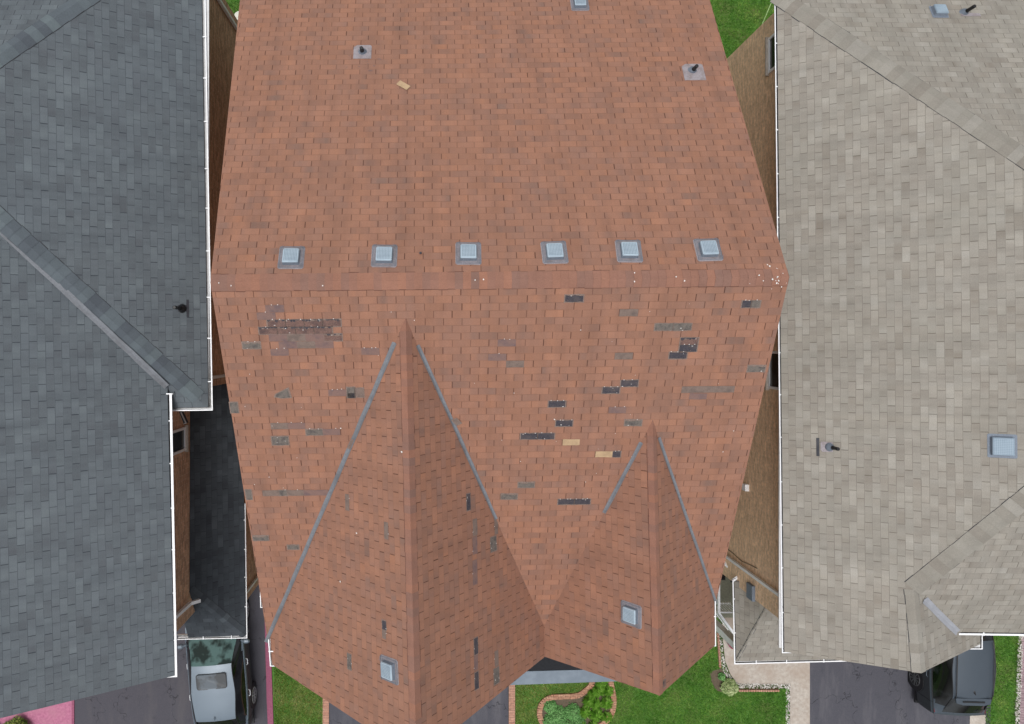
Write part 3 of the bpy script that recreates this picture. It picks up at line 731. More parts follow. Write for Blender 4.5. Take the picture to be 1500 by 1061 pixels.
# apex where both hips meet, solved on P1's uv
def meet(pl, a, da, b, db):
    A, B = pl.uv(a), pl.uv(b); d1 = pl.uv(a + da); d2 = pl.uv(b + db)
    d1 = (d1[0] - A[0], d1[1] - A[1]); d2 = (d2[0] - B[0], d2[1] - B[1])
    den = d1[0] * d2[1] - d1[1] * d2[0]
    t = ((B[0] - A[0]) * d2[1] - (B[1] - A[1]) * d2[0]) / den
    return pl.pt(A[0] + d1[0] * t, A[1] + d1[1] * t)
AP = meet(P1, SE, hS, NE, hN)
perp = V((-1, -.013, 0)).normalized()
SF = plane3(SE, AP, SE + perp, perp); NF = plane3(NE, AP, NE + perp, perp)
APW = AP + perp * 5.0
SW, NW = SE + perp * 14, NE + perp * 14
D2 = 14.95; Z2 = H - D2
f0, f1 = P(245.5, 577, Z2), P(255.5, 990, Z2)
P2 = slope(f0, f1 - f0, (-1, 0, 0), .56)
v1 = P2.hit(0, 335); v0 = P2.hit(246, 566)
vd = (v1 - v0).normalized()
zr2 = Z2 + .56 * 4.4
tt = (zr2 - v0.z) / vd.z; VR = v0 + vd * tt
rk1 = P2.hit(0, 1052.5); rkd = (rk1 - f1).normalized(); RK = f1 + rkd * ((zr2 - f1.z) / rkd.z)
rm = MB()
roof_face(rm, P1, [NE, SE, AP])
roof_face(rm, NF, [NE, AP, APW, NW])
hips = [SE, AP]
q0 = P(247, 592, Z1 + .0); 
SFe = SF.hit(247, 597)
roof_face(rm, SF, [SE, AP, APW, SW, ])
P2W = Pl(VR, (0, 1, 0), (-.56, 0, 1)); 
roof_face(rm, P2, [f0, f1, RK, VR, v0])
fw = RK + V((-4.4, 0, -.56 * 4.4)); fe = VR + V((-4.4, 0, -.56 * 4.4))
roof_face(rm, Pl(RK, (0, 1, 0), (-.56, 0, 1)), [RK, VR, fe, fw])
rm.build('roof', [M['blue'], M['drip_dark']], lh)
hd = (AP - SE).normalized()
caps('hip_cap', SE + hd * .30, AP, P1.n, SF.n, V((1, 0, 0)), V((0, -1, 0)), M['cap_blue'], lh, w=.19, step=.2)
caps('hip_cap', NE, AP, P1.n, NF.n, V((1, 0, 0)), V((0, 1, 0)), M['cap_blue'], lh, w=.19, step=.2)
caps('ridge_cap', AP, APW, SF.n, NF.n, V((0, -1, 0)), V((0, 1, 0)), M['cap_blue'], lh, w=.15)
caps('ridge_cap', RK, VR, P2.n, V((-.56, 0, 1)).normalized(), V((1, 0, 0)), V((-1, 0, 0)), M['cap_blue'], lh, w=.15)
valley(v0 + V((0, 0, .05)), VR + V((0, 0, .05)), P2, SF, V((0, -1, 0)), V((0, 1, 0)), M['steel'], lh, .072, 'pale grey metal valley strip on the slate roof')
# gutters
G = Z1 - .02
gutter([P(300.3, -45, G), P(311.6, 601.5, G), P(250, 602.5, G)], [V((1, 0, 0)), V((0, -1, 0))], lh, hang=.95, width=.12, label='white gutter along the upper east eave')
g2 = gutter([P(251.5, 578, Z2 - .02), P(259.5, 992, Z2 - .02), P(233, 993.5, Z2 - .02)], [V((1, 0, 0)), V((0, -1, 0))], lh, hang=.95, width=.13, label='white gutter along the front wing eave', lip=.05)
mb = MB(); q0, q1 = P(246, 577, Z2 - .0), P(252.5, 577, Z2)
mb.frame_box((q0 + q1) / 2, V(((q1 - q0).length / 2 + .02, 0, 0)), V((0, .012, 0)), V((0, 0, .05))); mb.build('gutter_end', M['white'], lh)
# walls
w = MB()
def box_walls(w, x0, x1, y0, y1, z0, z1):
    w.wall((x0, y0, 0), (x1, y0, 0), z0, z1); w.wall((x1, y0, 0), (x1, y1, 0), z0, z1)
    w.wall((x1, y1, 0), (x0, y1, 0), z0, z1); w.wall((x0, y1, 0), (x0, y0, 0), z0, z1)
box_walls(w, -14.2, -5.35, -1.0, 8.8, 0, Z1 - .03)
wx = -6.1
w.wall((-14.0, -6.79, 0), (wx, -6.79, 0), 0, Z2 - .03); w.wall((wx, -6.79, 0), (wx, -1.003, 0), 0, Z2 - .03); w.wall((-14.0, -1.003, 0), (-14.0, -6.79, 0), 0, Z2 - .03)
w.face([(-14, -6.79, Z2 - .03), (wx, -6.79, Z2 - .03), (RK.x, -6.79, zr2 - .12)], [(0, 6.8), (8, 6.8), (4, 9)])
# low side room walls
w.wall((-6.09, -7.07, 0), (-5.2, -7.07, 0), 0, 3.65); w.wall((-5.2, -7.07, 0), (-5.2, -1.003, 0), 0, 3.65)
w.build('wall', M['brick_brown'], lh)
# soffit plates
sf = MB()
for x0, x1, y0, y1, z in ((-5.5, -5.0, -1.3, 9.1, Z1 - .09), (-6.3, -5.85, -7.2, -1.1, Z2 - .09)):
    sf.box(x0, x1, y0, y1, z, z + .03)
sf.build('soffit', M['soffit'], lh)
# low roof between the houses
ZL = 3.8
l0 = P(357.5, 740, ZL); l1 = P(359.5, 931, ZL); l2 = P(262, 934.5, ZL)
lu = (l1 - l0).normalized()
LN = l0 - lu * ((l0.y - (-0.9)) / lu.y) if lu.y else l0
LN = V((l0.x - lu.x / lu.y * (l0.y + .95), -.95, ZL))
LP = slope(l0, lu, (-1, 0, 0), .78)
hp = LP.hit(287, 873)
LS = plane3(l1, l2, hp, (l2 - l1))
wt = LP.hit(277, 600)
xw = -6.09
def onLP(x, y): return V((x, y, LP.z(x, y)))
low = MB()
hipd = (hp - l1)
tq = (xw - l1.x) / hipd.x; hq = l1 + hipd * tq
roof_face(low, LP, [LN, l1, hq, onLP(xw, -.95)])
roof_face(low, LS, [l1, V((xw - .35, l2.y, LS.z(xw - .35, l2.y))), V((xw - .35, -6.8, LS.z(xw - .35, -6.8))), V((xw, -6.8, LS.z(xw, -6.8))), hq])
low.build('lower_roof', [M['dark'], M['drip_dark']], lh, 'narrow charcoal shingle roof over the side room')
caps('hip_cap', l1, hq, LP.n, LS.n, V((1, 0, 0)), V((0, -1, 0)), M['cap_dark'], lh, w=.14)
gutter([P(359.6, 738, ZL), P(362.3, 935.3, ZL), P(259.5, 937.5, ZL)], [V((1, 0, 0)), V((0, -1, 0))], lh, hang=.75, width=.12, label='white gutter of the lower roof')
# downspouts
def spout(pts, parent, label, r=.042):
    mb = MB(); mb.tube(pts, r, 4, sq=True); return mb.build('downspout', M['white'], parent, label)
q = PX(261, 898, wx)
_e = LP.hit(285, 878) + V((0, 0, .10)); _s = PX(259, 902, wx + .07)
spout([V((_s.x, _s.y, 6.6)), _s, lerp(_s, _e, .85) + V((0, 0, .04)), _e + V((.12, 0, .03)), _e + V((.16, 0, -.02))], lh, 'white downspout ending on the lower roof', .055)
spout([V((-5.29, 8.45, 6.4)), V((-5.29, 8.45, .2))], lh, 'white downspout at the rear corner', .05)
spout([V((-5.29, -.78, 6.4)), V((-5.29, -.78, .2))], lh, 'pinkish white downspout beside the lower roof', .05)
spout([V((-5.14, -6.75, 3.6)), V((-5.14, -6.75, .2))], lh, 'white downspout below the lower gutter')
window(lh, wx, -2.52, -2.06, 5.05, 6.5, 1, mull=False, label='tall white-framed window under the wing eave')
# little hooded bay top beside it
mb = MB(); bq = [P(249, 601, 5.6), P(265.5, 604, 5.3), P(273, 620, 5.0), P(249, 627, 5.3)]
mb.face(bq); mb.face([bq[3], bq[2], bq[1], bq[0]]) if False else None
mb.face([bq[0] - UP * .15, bq[3] - UP * .15, bq[2] - UP * .15, bq[1] - UP * .15])
for a, b in zip(bq, bq[1:] + bq[:1]): mb.face([b, a, a - UP * .15, b - UP * .15])
bo = mb.build('bay_roof', M['dark'], lh)
mb = MB(); mb.tube([bq[1] + UP * .02, bq[2] + UP * .02], .016, 4, sq=True); mb.tube([bq[2] + UP * .02, bq[3] + UP * .02], .016, 4, sq=True); mb.build('bay_trim', M['soffit'], bo)
pipe_vent(P1, 266, 452, lh, 'black plumbing pipe on black flashing', dark=True, hgt=.42, off=(0, 0), shape=[(-.02, -.10), (.05, -.12), (.06, .04), (-.05, .04)])
mb = MB(); pl = P1; u_, v_ = pl.uv(pl.hit(274.5, 452)); 
for a, b, c_, d_ in ((-.19, .19, -.03, .02), (-.07, .07, .02, .20)):
    mb.face([pl.pt(u_ + a, v_ + c_, .007), pl.pt(u_ + b, v_ + c_, .007), pl.pt(u_ + b, v_ + d_, .007), pl.pt(u_ + a, v_ + d_, .007)])
mb.build('pipe_flashing', M['dark_flash'], lh)
def outlet(px, py, z, parent):
    mb = MB(); q = P(px, py, z); mb.tube([q, q - UP * .02], .028, 10); mb.build('gutter_outlet', M['black'], parent)
outlet(308.3, 560, Z1 - .06, lh); outlet(256.5, 928.5, Z2 - .06, lh); outlet(359, 883, ZL - .05, lh)

# ================================================================ BEIGE ROOFED HOUSE (right)
rh = empty('house', (0, 0, 0), 'house at the right with beige-grey shingle roof, tan brick walls and a front porch roof', 'house')
D3 = 15.4; Z3 = H - D3
r0, r1 = P(1138, 0, Z3), P(1149, 957, Z3)
P3 = slope(r0, r1 - r0, (1, 0, 0), .48)
ur = (r1 - r0).normalized()
NWc = P3.hit(1137.5, -12)
A1_, A2_ = P3.hit(1150, -1), P3.hit(1500, 228)
Hh = P3.hit(1338, 864); Hs = P3.hit(1500, 735)
APr = meet(P3, A1_, A2_ - A1_, Hh, Hs - Hh)
NWc = A1_ + (A1_ - A2_) * ((A1_.z - Z3) / (A2_.z - A1_.z))
GP = P3.hit(1349, 986)
pr = V((1, -.013, 0)).normalized()
N3 = plane3(NWc, APr, NWc + pr, pr)
S3 = plane3(Hh, APr, Hh + pr, pr)
GE = slope(Hh, GP - Hh, (-1, 0, 0), .48)
e3a, e3b = S3.hit(1406, 924), S3.hit(1500, 919)
e3d = pr
R1 = P3.hit(1149, 955)
APe = APr + pr * 3.0
xg = GE.hit(1436, 944)
ve = GE.hit(1402, 926)
# porch roof (lower, at the front left)
rm = MB()
roof_face(rm, P3, [NWc, APr, Hh, GP, R1])
roof_face(rm, N3, [NWc, NWc + pr * 13, APe, APr])
ev0 = V(ve)
ev1 = ev0 + pr * 7.0
roof_face(rm, S3, [Hh, APr, APe, ev1 + V((0, 0, 0)), ev0])
gv = ve + (GP - Hh).normalized() * 0
ge_n = GE.hit(1436, 926)
roof_face(rm, GE, [Hh, ve, ge_n, xg, GP])
rm.build('roof', [M['beige'], M['drip_dark']], rh)
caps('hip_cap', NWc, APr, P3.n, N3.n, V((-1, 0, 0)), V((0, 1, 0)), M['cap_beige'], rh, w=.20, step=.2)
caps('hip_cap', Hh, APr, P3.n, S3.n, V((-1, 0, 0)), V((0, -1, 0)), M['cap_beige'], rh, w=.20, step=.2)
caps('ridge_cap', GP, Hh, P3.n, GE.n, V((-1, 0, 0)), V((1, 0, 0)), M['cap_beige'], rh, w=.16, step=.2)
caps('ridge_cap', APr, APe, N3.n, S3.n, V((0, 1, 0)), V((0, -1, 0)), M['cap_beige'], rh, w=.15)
vv = lerp(Hh, ve, .22)
valley(vv + V((0, 0, .01)), ve, GE, S3, V((0, -1, 0)), V((0, 1, 0)), M['steel_pale'], rh, .085, 'pale metal valley strip beside the small front gable')
gutter([P(1134, -38, Z3 - .02), P(1145.5, 957, Z3 - .02), P(1176, 956.5, Z3 - .02)], [V((-1, 0, 0)), V((0, -1, 0))], rh, hang=.98, width=.11, label='white gutter along the west eave')
gutter([P(1405, 930.5, ev0.z - .02), P(1405, 930.5, ev0.z - .02) + pr * 6.9], [V((0, -1, 0))], rh, hang=.98, width=.12, label='white gutter along the front eave', lip=.04)
gutter([P(1439.5, 926, xg.z - .03), P(1439.5, 951.5, xg.z - .03), P(1421, 951.5, xg.z - .03)], [V((1, 0, 0)), V((0, -1, 0))], rh, hang=.6, label='short white gutter corner at the small gable')
w = MB()
w.wall((8.07, 7.9, 0), (8.07, -6.43, 0), 0, Z3 + .05); w.wall((8.07, -6.43, 0), (20, -6.0, 0), 0, Z3 + .05); w.wall((20, 7.9, 0), (8.07, 7.9, 0), 0, Z3 + .05); w.wall((20, -6.0, 0), (20, 7.9, 0), 0, Z3 + .05)
w.face([(8.07, -6.44, Z3), (xg.x - .35, -6.44, Z3), (GP.x, -6.44, GP.z - .12)], [(0, 6), (4, 6), (2, 7.4)])
w.build('wall', M['brick_tan'], rh)
sf = MB(); sf.box(7.72, 8.06, -6.8, 8.1, Z3 - .09, Z3 - .06); sf.build('soffit', M['soffit'], rh)
qa, qb = PX(1123, 108, 8.07), PX(1123, 64, 8.07)
window(rh, 8.07, qa.y, qb.y, 5.22, 6.25, -1, label='white-framed window near the rear corner')
qa, qb = PX(1128, 566, 8.07), PX(1128, 518, 8.07)
window(rh, 8.07, qa.y, qb.y, 5.22, 6.25, -1, mull=False, label='white-framed window facing the red roof')
spout([V((8.0, PX(1142, 872, 8.0).y, 6.3)), V((8.0, PX(1142, 872, 8.0).y, .2))], rh, 'long white downspout down the brick wall', .05)
mb = MB(); q = PX(1092, 714, 8.02); mb.frame_box(q, V((.05, 0, 0)), V((0, .085, 0)), V((0, 0, .09))); mb.build('wall_vent', M['white'], rh, bevel=.01)
# cable on the wall
mb = MB(); mb.tube([PX(*q, 8.05) for q in ((1064, 803), (1074, 811), (1086, 822), (1097, 827), (1109, 833))], .008, 5); mb.build('wall_cable', M['black'], rh)
# porch roof: low eaves, hip
ZP = 3.4
p_c = P(1078.5, 969, ZP); p_n = P(1075.5, 852, ZP); p_e = P(1255, 965.5, ZP)
p_h = P(1121.5, 892, 4.15)
PW = plane3(p_c, p_n, p_h, p_c - p_n); PS = plane3(p_c, p_e, p_h, p_e - p_c)
hdp = (p_h - p_c)
p_t = p_c + hdp * 1.3
nt = PW.hit(1103, 852)
ptn = V((nt.x, nt.y, nt.z))
pr_ = MB()
t_n = V((p_t.x, p_n.y, PW.z(p_t.x, p_n.y)))
roof_face(pr_, PW, [p_c, p_n, V((8.06, p_n.y, PW.z(8.06, p_n.y))) if False else PW.hit(1101, 852), PW.hit(1101, 874), p_t])
roof_face(pr_, PS, [p_c, p_t, V((p_e.x, p_t.y, PS.z(p_e.x, p_t.y))), p_e])
pr_.build('porch_roof', [M['beige'], M['drip_dark']], rh, 'low hipped porch roof at the front left corner')
caps('hip_cap', p_c, p_t, PW.n, PS.n, V((-1, 0, 0)), V((0, -1, 0)), M['cap_beige'], rh, w=.035, step=.2, lift=.004)
gutter([P(1073, 851, ZP), P(1075.5, 973.5, ZP), P(1251, 969, ZP)], [V((-1, 0, 0)), V((0, -1, 0))], rh, hang=.9, width=.11, label='white gutter around the porch roof', lip=.03)
mb = MB(); q = PX(1099.5, 866, 8.05); mb.frame_box(q + V((-.02, 0, .05)), V((.04, 0, 0)), V((0, .19, 0)), V((0, 0, .16))); mb.build('wall_flashing', M['hood_side'], rh)
spout([P(1073, 851, 3.36), P(1082, 845, 3.4), P(1078, 842, 3.0), V((8.0, -6.02, 2.6)), V((8.0, -6.02, .2))], rh, 'white downspout of the porch gutter')
# porch deck, rail and post
dk_ = MB(); dz = .55
d0, d1 = P(1050, 905, dz), P(1112, 905, dz); d2, d3 = P(1112, 845, dz), P(1050, 845, dz)
dk_.face([d0, d1, d2, d3]); 
for a, b in ((d0, d1), (d1, d2), (d2, d3), (d3, d0)): dk_.face([b, a, V((a.x, a.y, 0)), V((b.x, b.y, 0))])
dk_.build('porch_deck', M['deck'], rh)
rl = MB(); zt = 1.5
a, b, c_ = P(1052.5, 848, zt), P(1053, 898, zt), P(1080, 935, zt - .45)
for z_ in (0, -.72): rl.tube([a + UP * z_, b + UP * z_, c_ + UP * z_ * .9], .045 if z_ == 0 else .03, 4, sq=True)
for s_, e_, n in ((a, b, 9), (b, c_, 9)):
    for i in range(n):
        q = lerp(s_, e_, i / n); rl.tube([q, q - UP * .75], .018, 4, sq=True)
b2, b3 = P(1053, 897, dz + .92), P(1085, 897, dz + .92)
for z_ in (0, -.7): rl.tube([b2 + UP * z_, b3 + UP * z_], .03, 4, sq=True)
for i in range(8): q = lerp(b2, b3, (i + .5) / 8); rl.tube([q, q - UP * .78], .018, 4, sq=True)
rl.build('porch_railing', M['white'], rh)
mb = MB(); po = P(1079, 962, ZP - .1); mb.box(po.x + .02, po.x + .2, po.y + .1, po.y + .28, 0, ZP - .08); mb.build('porch_post', M['white'], rh)
# wall lamp
mb = MB(); q = P(1059, 847, 2.1); mb.box(q.x - .07, q.x + .07, q.y - .06, q.y + .08, 1.95, 2.1); mb.tube([q + V((0, 0, .05)), q + V((0, 0, -.3))], [.02, .12], 6)
tag(mb.build('porch_lantern', M['black'], rh))
roof_vent(N3, 1375, 18, rh, 'square pale blue roof vent beside a leaning pipe', flange=False, size=.27, rot=.0)
pipe_vent(N3, 1412, 19, rh, 'black plumbing pipe on the rear slope', hgt=.30, fl=.0001 + .14, off=(-.18, .05), shape=[(-.16, -.03), (.25, -.06), (.28, .06), (-.16, .05)])
roof_vent(P3, 1468, 653.5, rh, 'square pale blue roof vent at the right edge of the picture', flange=False, size=.36)
pipe_vent(P3, 1216, 655, rh, 'black plumbing pipe standing on a pale plate', hgt=.30, fl=.11, off=(.0, -.06))
mb = MB(); pl = P3; u_, v_ = pl.uv(pl.hit(1198, 655))
mb.face([pl.pt(u_ - .2, v_ - .03, .007), pl.pt(u_ + .2, v_ - .03, .007), pl.pt(u_ + .2, v_ + .03, .007), pl.pt(u_ - .2, v_ + .03, .007)])
mb.build('pipe_flashing', M['dark_flash'], rh)
outlet(1146.5, 889, Z3 - .06, rh); outlet(1071.5, 852, ZP + .02, rh)

# ================================================================ GROUND
def sheet(name, pts, z, mat, kind='structure', label=None, thick=0, grid=False, ccw=True):
    mb = MB(); q = [P(x, y, 0) if not isinstance(x, V) else x for x, y in pts]
    q = [V((a.x, a.y, z)) for a in q]
    ar = sum(q[i - 1].x * q[i].y - q[i].x * q[i - 1].y for i in range(len(q)))
    if ar < 0: q = q[::-1]
    mb.face(q)
    if thick:
        for i in range(len(q)): mb.face([q[i - 1], V((q[i - 1].x, q[i - 1].y, z - thick)), V((q[i].x, q[i].y, z - thick)), q[i]])
    return tag(mb.build(name, mat), label, None, None, kind)
g = MB(); g.face([(-300, -300, 0), (300, -300, 0), (300, 300, 0), (-300, 300, 0)]); tag(g.build('ground', M['ground']), kind='structure')
sheet('driveway', [(107, 800), (395, 500), (389, 976), (403, 1300), (107, 1300)], .006, M['asphalt_l'])
sheet('path', [(-300, 860), (107, 860), (107, 1300), (-300, 1300)], .010, M['pink'])
mb = MB(); 
for i in range(1):
    a, b = P(107, 860, 0), P(108.5, 1300, 0); mb.box(a.x - .03, a.x + .05, b.y, a.y, 0, .03)
tag(mb.build('kerb', M['maroon']), kind='structure')
sheet('kerb', [(386, 820), (393, 820), (401, 1061), (412, 1300), (403, 1300), (391, 1020)], .05, M['maroon'], thick=.05)
sheet('driveway', [(482, 760), (745, 760), (745, 1300), (482, 1300)], .006, M['asphalt'])
sheet('path', [(473, 760), (482, 760), (482, 1300), (473, 1300)], .04, M['pinkbrick'], thick=.04)
sheet('path', [(745.5, 760), (754.5, 760), (754, 1300), (745, 1300)], .04, M['pinkbrick'], thick=.04)
L1 = [(393, 820), (473, 820), (473, 1250), (411, 1250), (401, 1061)]
L2 = [(755, 850), (1050, 850), (1054, 945), (1058, 970), (1068, 994), (1080, 1008), (1155, 1009), (1155, 1250), (755, 1250)]
L3 = [(1454, 780), (1492, 780), (1484, 1061), (1478, 1250), (1436, 1250), (1443, 1061)]
L4 = [(1000, -260), (1330, -260), (1330, 60), (1000, 160)]
L5 = [(180, -260), (420, -260), (400, 160), (330, 120)]
for l in (L1, L2, L3, L4, L5): sheet('lawn', l, .006, M['turf'])
sheet('path', [(1056, 880), (1120, 840), (1186, 840), (1186, 1300), (1158, 1300), (1157, 1003), (1080, 1002), (1070, 988), (1062, 968), (1059, 940)], .012, M['stamped'])
mb = MB()
for (x0, y0, x1, y1) in ((1160, 1002.5, 1184, 1002.5), (1100, 975, 1100, 1001), (1135, 975, 1135, 1001), (1162, 1003, 1162, 1100), (1062, 985, 1186, 984)):
    a, b = P(x0, y0, .014), P(x1, y1, .014); t = (b - a).normalized(); s_ = V((-t.y, t.x, 0)) * .008
    mb.face([a - s_, b - s_, b + s_, a + s_] if True else [])
sheet('driveway', [(1184, 780), (1460, 780), (1442, 1300), (1178, 1300), (1184, 1003)], .008, M['asphalt'])
sheet('kerb', [(1430, 780), (1454, 780), (1443, 1061), (1436, 1300), (1412, 1300), (1420, 1061)], .014, M['concrete'])
sheet('path', [(1500, 780), (1700, 780), (1700, 1300), (1484, 1300), (1493, 1061)], .012, M['mauve'])
sheet('path', [(397, 80), (410, 800), (386, 800), (386, 80)], .016, M['concrete'])  # unseen pale strip, added to bounce light onto the gap walls
# gravel made of real stones
def pip(x, y, poly):
    c = False
    for i in range(len(poly)):
        x1, y1 = poly[i - 1]; x2, y2 = poly[i]
        if (y1 > y) != (y2 > y) and x < (x2 - x1) * (y - y1) / (y2 - y1) + x1: c = not c
    return c
def stones(path, width, name='gravel', n_per=420):
    mb = MB()
    for (x0, y0), (x1, y1) in zip(path, path[1:]):
        a, b = P(x0, y0, 0), P(x1, y1, 0); t = b - a; L = t.length; t.normalize(); s_ = V((-t.y, t.x, 0))
        for i in range(int(L * width * n_per * 2.2)):
            c = a + t * random.uniform(-.02, L + .02) + s_ * random.uniform(-width / 2, width / 2)
            r = random.uniform(.012, .028); k = 6; h = r * .8; rn = random.random(); ph = random.random() * 3; z0 = random.uniform(.01, .025)
            ring = [c + V((math.cos(ph + q * 6.283 / k) * r * random.uniform(.8, 1.2), math.sin(ph + q * 6.283 / k) * r * random.uniform(.8, 1.2), z0)) for q in range(k)]
            rt = [c + (p - c) * .6 + V((0, 0, h)) for p in ring]; rt = [V((p.x, p.y, z0 + h)) for p in rt]
            for q in range(k): mb.face([ring[q], ring[(q + 1) % k], rt[(q + 1) % k], rt[q]], rnd=rn)
            mb.face(rt, rnd=rn)
    return tag(mb.build(name, M['stone']), None, None, None, 'stuff')
stones([(1053.5, 925), (1054.5, 946), (1057, 966), (1062, 982), (1070, 995), (1079, 1003)], .13)
stones([(1079, 1004.5), (1157, 1004.5)], .15)
stones([(1154, 1003), (1153, 1090)], .13)
stones([(1496, 900), (1488, 1090)], .15)
sheet('soil_patch', [(1040, 985), (1056, 978), (1066, 990), (1066, 1016), (1050, 1012), (1042, 1000)], .010, M['soil'])
# scalloped red edging
mb = MB()
for i in range(17):
    q = P(1082 + i * 3.5, 1010, 0); mb.tube([q, q + UP * .10], .036, 8)
tag(mb.build('garden_edging', M['pinkbrick']), 'row of small terracotta edging scallops between white stones and lawn', 'edging')
mb = MB()
for i in range(14):
    q = P(1050.5 + i * .25, 928 + i * 3.6, 0); mb.frame_box(q + UP * .04, V((.03, 0, 0)), V((0, .033, 0)), V((0, 0, .04)))
tag(mb.build('garden_edging', M['pinkbrick']), 'short line of reddish edging bricks beside the curved white stones', 'edging')
# curved brick bed edging
def spline(pts, n=8):
    out = []
    for i in range(len(pts) - 1):
        p0, p1, p2, p3 = pts[max(i - 1, 0)], pts[i], pts[i + 1], pts[min(i + 2, len(pts) - 1)]
        for k in range(n):
            t = k / n
            out.append(tuple(.5 * ((2 * b) + (-a + c) * t + (2 * a - 5 * b + 4 * c - d) * t * t + (-a + 3 * b - 3 * c + d) * t ** 3) for a, b, c, d in zip(p0, p1, p2, p3)))
    return out + [pts[-1]]
BE = spline([(866, 985), (866, 1001), (858, 1010), (845, 1018), (822, 1019.5), (806, 1021), (794, 1029), (790, 1042), (793, 1056), (804, 1072), (826, 1079), (852, 1075), (868, 1066), (882, 1060), (895, 1045), (898.5, 1025), (895, 1003), (893, 985)], 7)
mb = MB(); bp = [P(x, y, 0) for x, y in BE]
acc = 0; pos = []; 
for a, b in zip(bp, bp[1:]):
    L = (b - a).length; t = (b - a).normalized(); d = .075 - acc if acc else 0
    x = -acc + .075 if acc else 0
    while x < L: pos.append((a + t * x, t)); x += .075
    acc = L - (x - .075)
for c, t in pos:
    s_ = V((-t.y, t.x, 0)); j = random.uniform(-.004, .004)
    mb.frame_box(c + UP * (.035 + j), t * .0345, s_ * .082, UP * .035)
tag(mb.build('garden_edging', brick_mat('clay_edging', pc(190, 150, 124), pc(172, 124, 100), pc(150, 110, 90)), None), 'curving pinkish brick edging around the planted bed in the middle lawn', 'edging')
BED = [(x, y) for x, y in BE]
sheet('flower_bed', BED, .012, M['soil'])
# grass blades
def blades(poly, n, mat, excl=(), hmin=.03, hmax=.07, name='grass'):
    mb = MB(); xs = [p[0] for p in poly]; ys = [p[1] for p in poly]; c = 0
    x0, x1, y0, y1 = max(min(xs), -60), min(max(xs), 1560), max(min(ys), -60), min(max(ys), 1110)
    verts = []; faces = []; rn = []
    while c < n:
        x, y = random.uniform(x0, x1), random.uniform(y0, y1); c += 1
        if not pip(x, y, poly) or any(pip(x, y, e) for e in excl): continue
        q = P(x, y, 0); a = random.uniform(0, 6.283); h = random.uniform(hmin, hmax); w_ = random.uniform(.004, .009)
        l = random.uniform(.02, .06); b = random.uniform(0, 6.283)
        d = V((math.cos(a) * w_, math.sin(a) * w_, 0)); tip = q + V((math.cos(b) * l, math.sin(b) * l, h))
        i = len(verts); m = lerp(q, tip, .55) + UP * h * .15
        verts += [tuple(q - d), tuple(q + d), tuple(m + d * .8), tuple(tip), tuple(m - d * .8)]
        faces.append((i, i + 1, i + 2, i + 3, i + 4)); rn.append(random.random())
    me = bpy.data.meshes.new(name); me.from_pydata(verts, [], faces)
    at = me.attributes.new('rnd', 'FLOAT', 'FACE'); at.data.foreach_set('value', rn)
    me.materials.append(mat); o = bpy.data.objects.new(name, me); COL.objects.link(o)
    return tag(o, kind='stuff')
blades([(401, 960), (472, 960), (472, 1100), (403, 1100)], 14000, M['grass_dry'])
L2v = [(755, 960), (1050, 930), (1054, 945), (1058, 970), (1068, 994), (1080, 1008.5), (1152, 1009), (1151, 1100), (755, 1100)]
SOIL = [(1040, 985), (1056, 978), (1066, 990), (1066, 1016), (1050, 1012), (1042, 1000)]
blades([(755, 985), (890, 985), (885, 1100), (755, 1100)], 18000, M['grass_dry'], [BED])
blades([(880, 930), (1050, 930), (1054, 945), (1058, 970), (1068, 994), (1080, 1008.5), (1152, 1009), (1151, 1100), (880, 1100)], 62000, M['grass'], [BED, SOIL])
blades([(1450, 915), (1494, 915), (1485, 1100), (1440, 1100)], 11000, M['grass'])
blades([(1020, -60), (1150, -60), (1150, 110), (1020, 110)], 26000, M['grass'])
blades([(325, -40), (385, -40), (385, 80), (345, 80)], 5000, M['grass'])

# plants
def plant(px, py, r, h, mat, n, label, group=None, leaf=.04, name='shrub', spiky=False, z0=0.0, cat='shrub'):
    c = P(px, py, 0); c.z = z0
    root = empty(name, c, label, cat, group)
    mb = MB()
    if spiky:
        for i in range(n):
            a = random.uniform(0, 6.283); rr = random.uniform(.3, 1) * r; q = c + V((math.cos(a) * r * .25 * random.random(), math.sin(a) * r * .25 * random.random(), 0))
            t = c + V((math.cos(a) * rr, math.sin(a) * rr, h * random.uniform(.1, .8))); m = lerp(q, t, .5) + UP * h * .4
            d = V((-math.sin(a), math.cos(a), 0)) * random.uniform(.010, .018)
            rn = random.random(); mb.face([q - d * .5, q + d * .5, m + d, t, m - d], rnd=rn)
    else:
        for i in range(n):
            th = random.uniform(0, 6.283); u_ = random.random() ** .5; ph = random.random()
            ln = .8 + .3 * noise.noise(V((math.cos(th) * 1.5 + px, math.sin(th) * 1.5 + py, ph * 2)))
            q = c + V((math.cos(th) * r * u_ * ln, math.sin(th) * r * u_ * ln, h * (1 - u_ * u_ * .7) * (.35 + .65 * ph) * ln))
            s_ = leaf * random.uniform(.5, 1.2); a = random.uniform(0, 6.283)
            dx = V((math.cos(a), math.sin(a), random.uniform(-.5, .5))) * s_; dy = V((-math.sin(a), math.cos(a), random.uniform(-.5, .5))) * s_ * .5
            mb.face([q - dx, q - dy, q + dx, q + dy], rnd=max(0, min(1, random.gauss(.25 + .6 * (q.z - c.z) / h, .22))))
    mb.build('foliage', mat, root)
    st = MB()
    for k in range(4):
        a = k * 1.6; st.tube([c + V((math.cos(a) * .02, math.sin(a) * .02, 0)), c + V((math.cos(a) * r * .4, math.sin(a) * r * .4, h * .6))], [.012, .005], 5)
    st.build('stem', M['soil'], root)
    return root
plant(1066, 1004, .30, .5, M['leaf_pale'], 1500, 'pale yellow-green shrub at the bend of the white stone edging', leaf=.035)
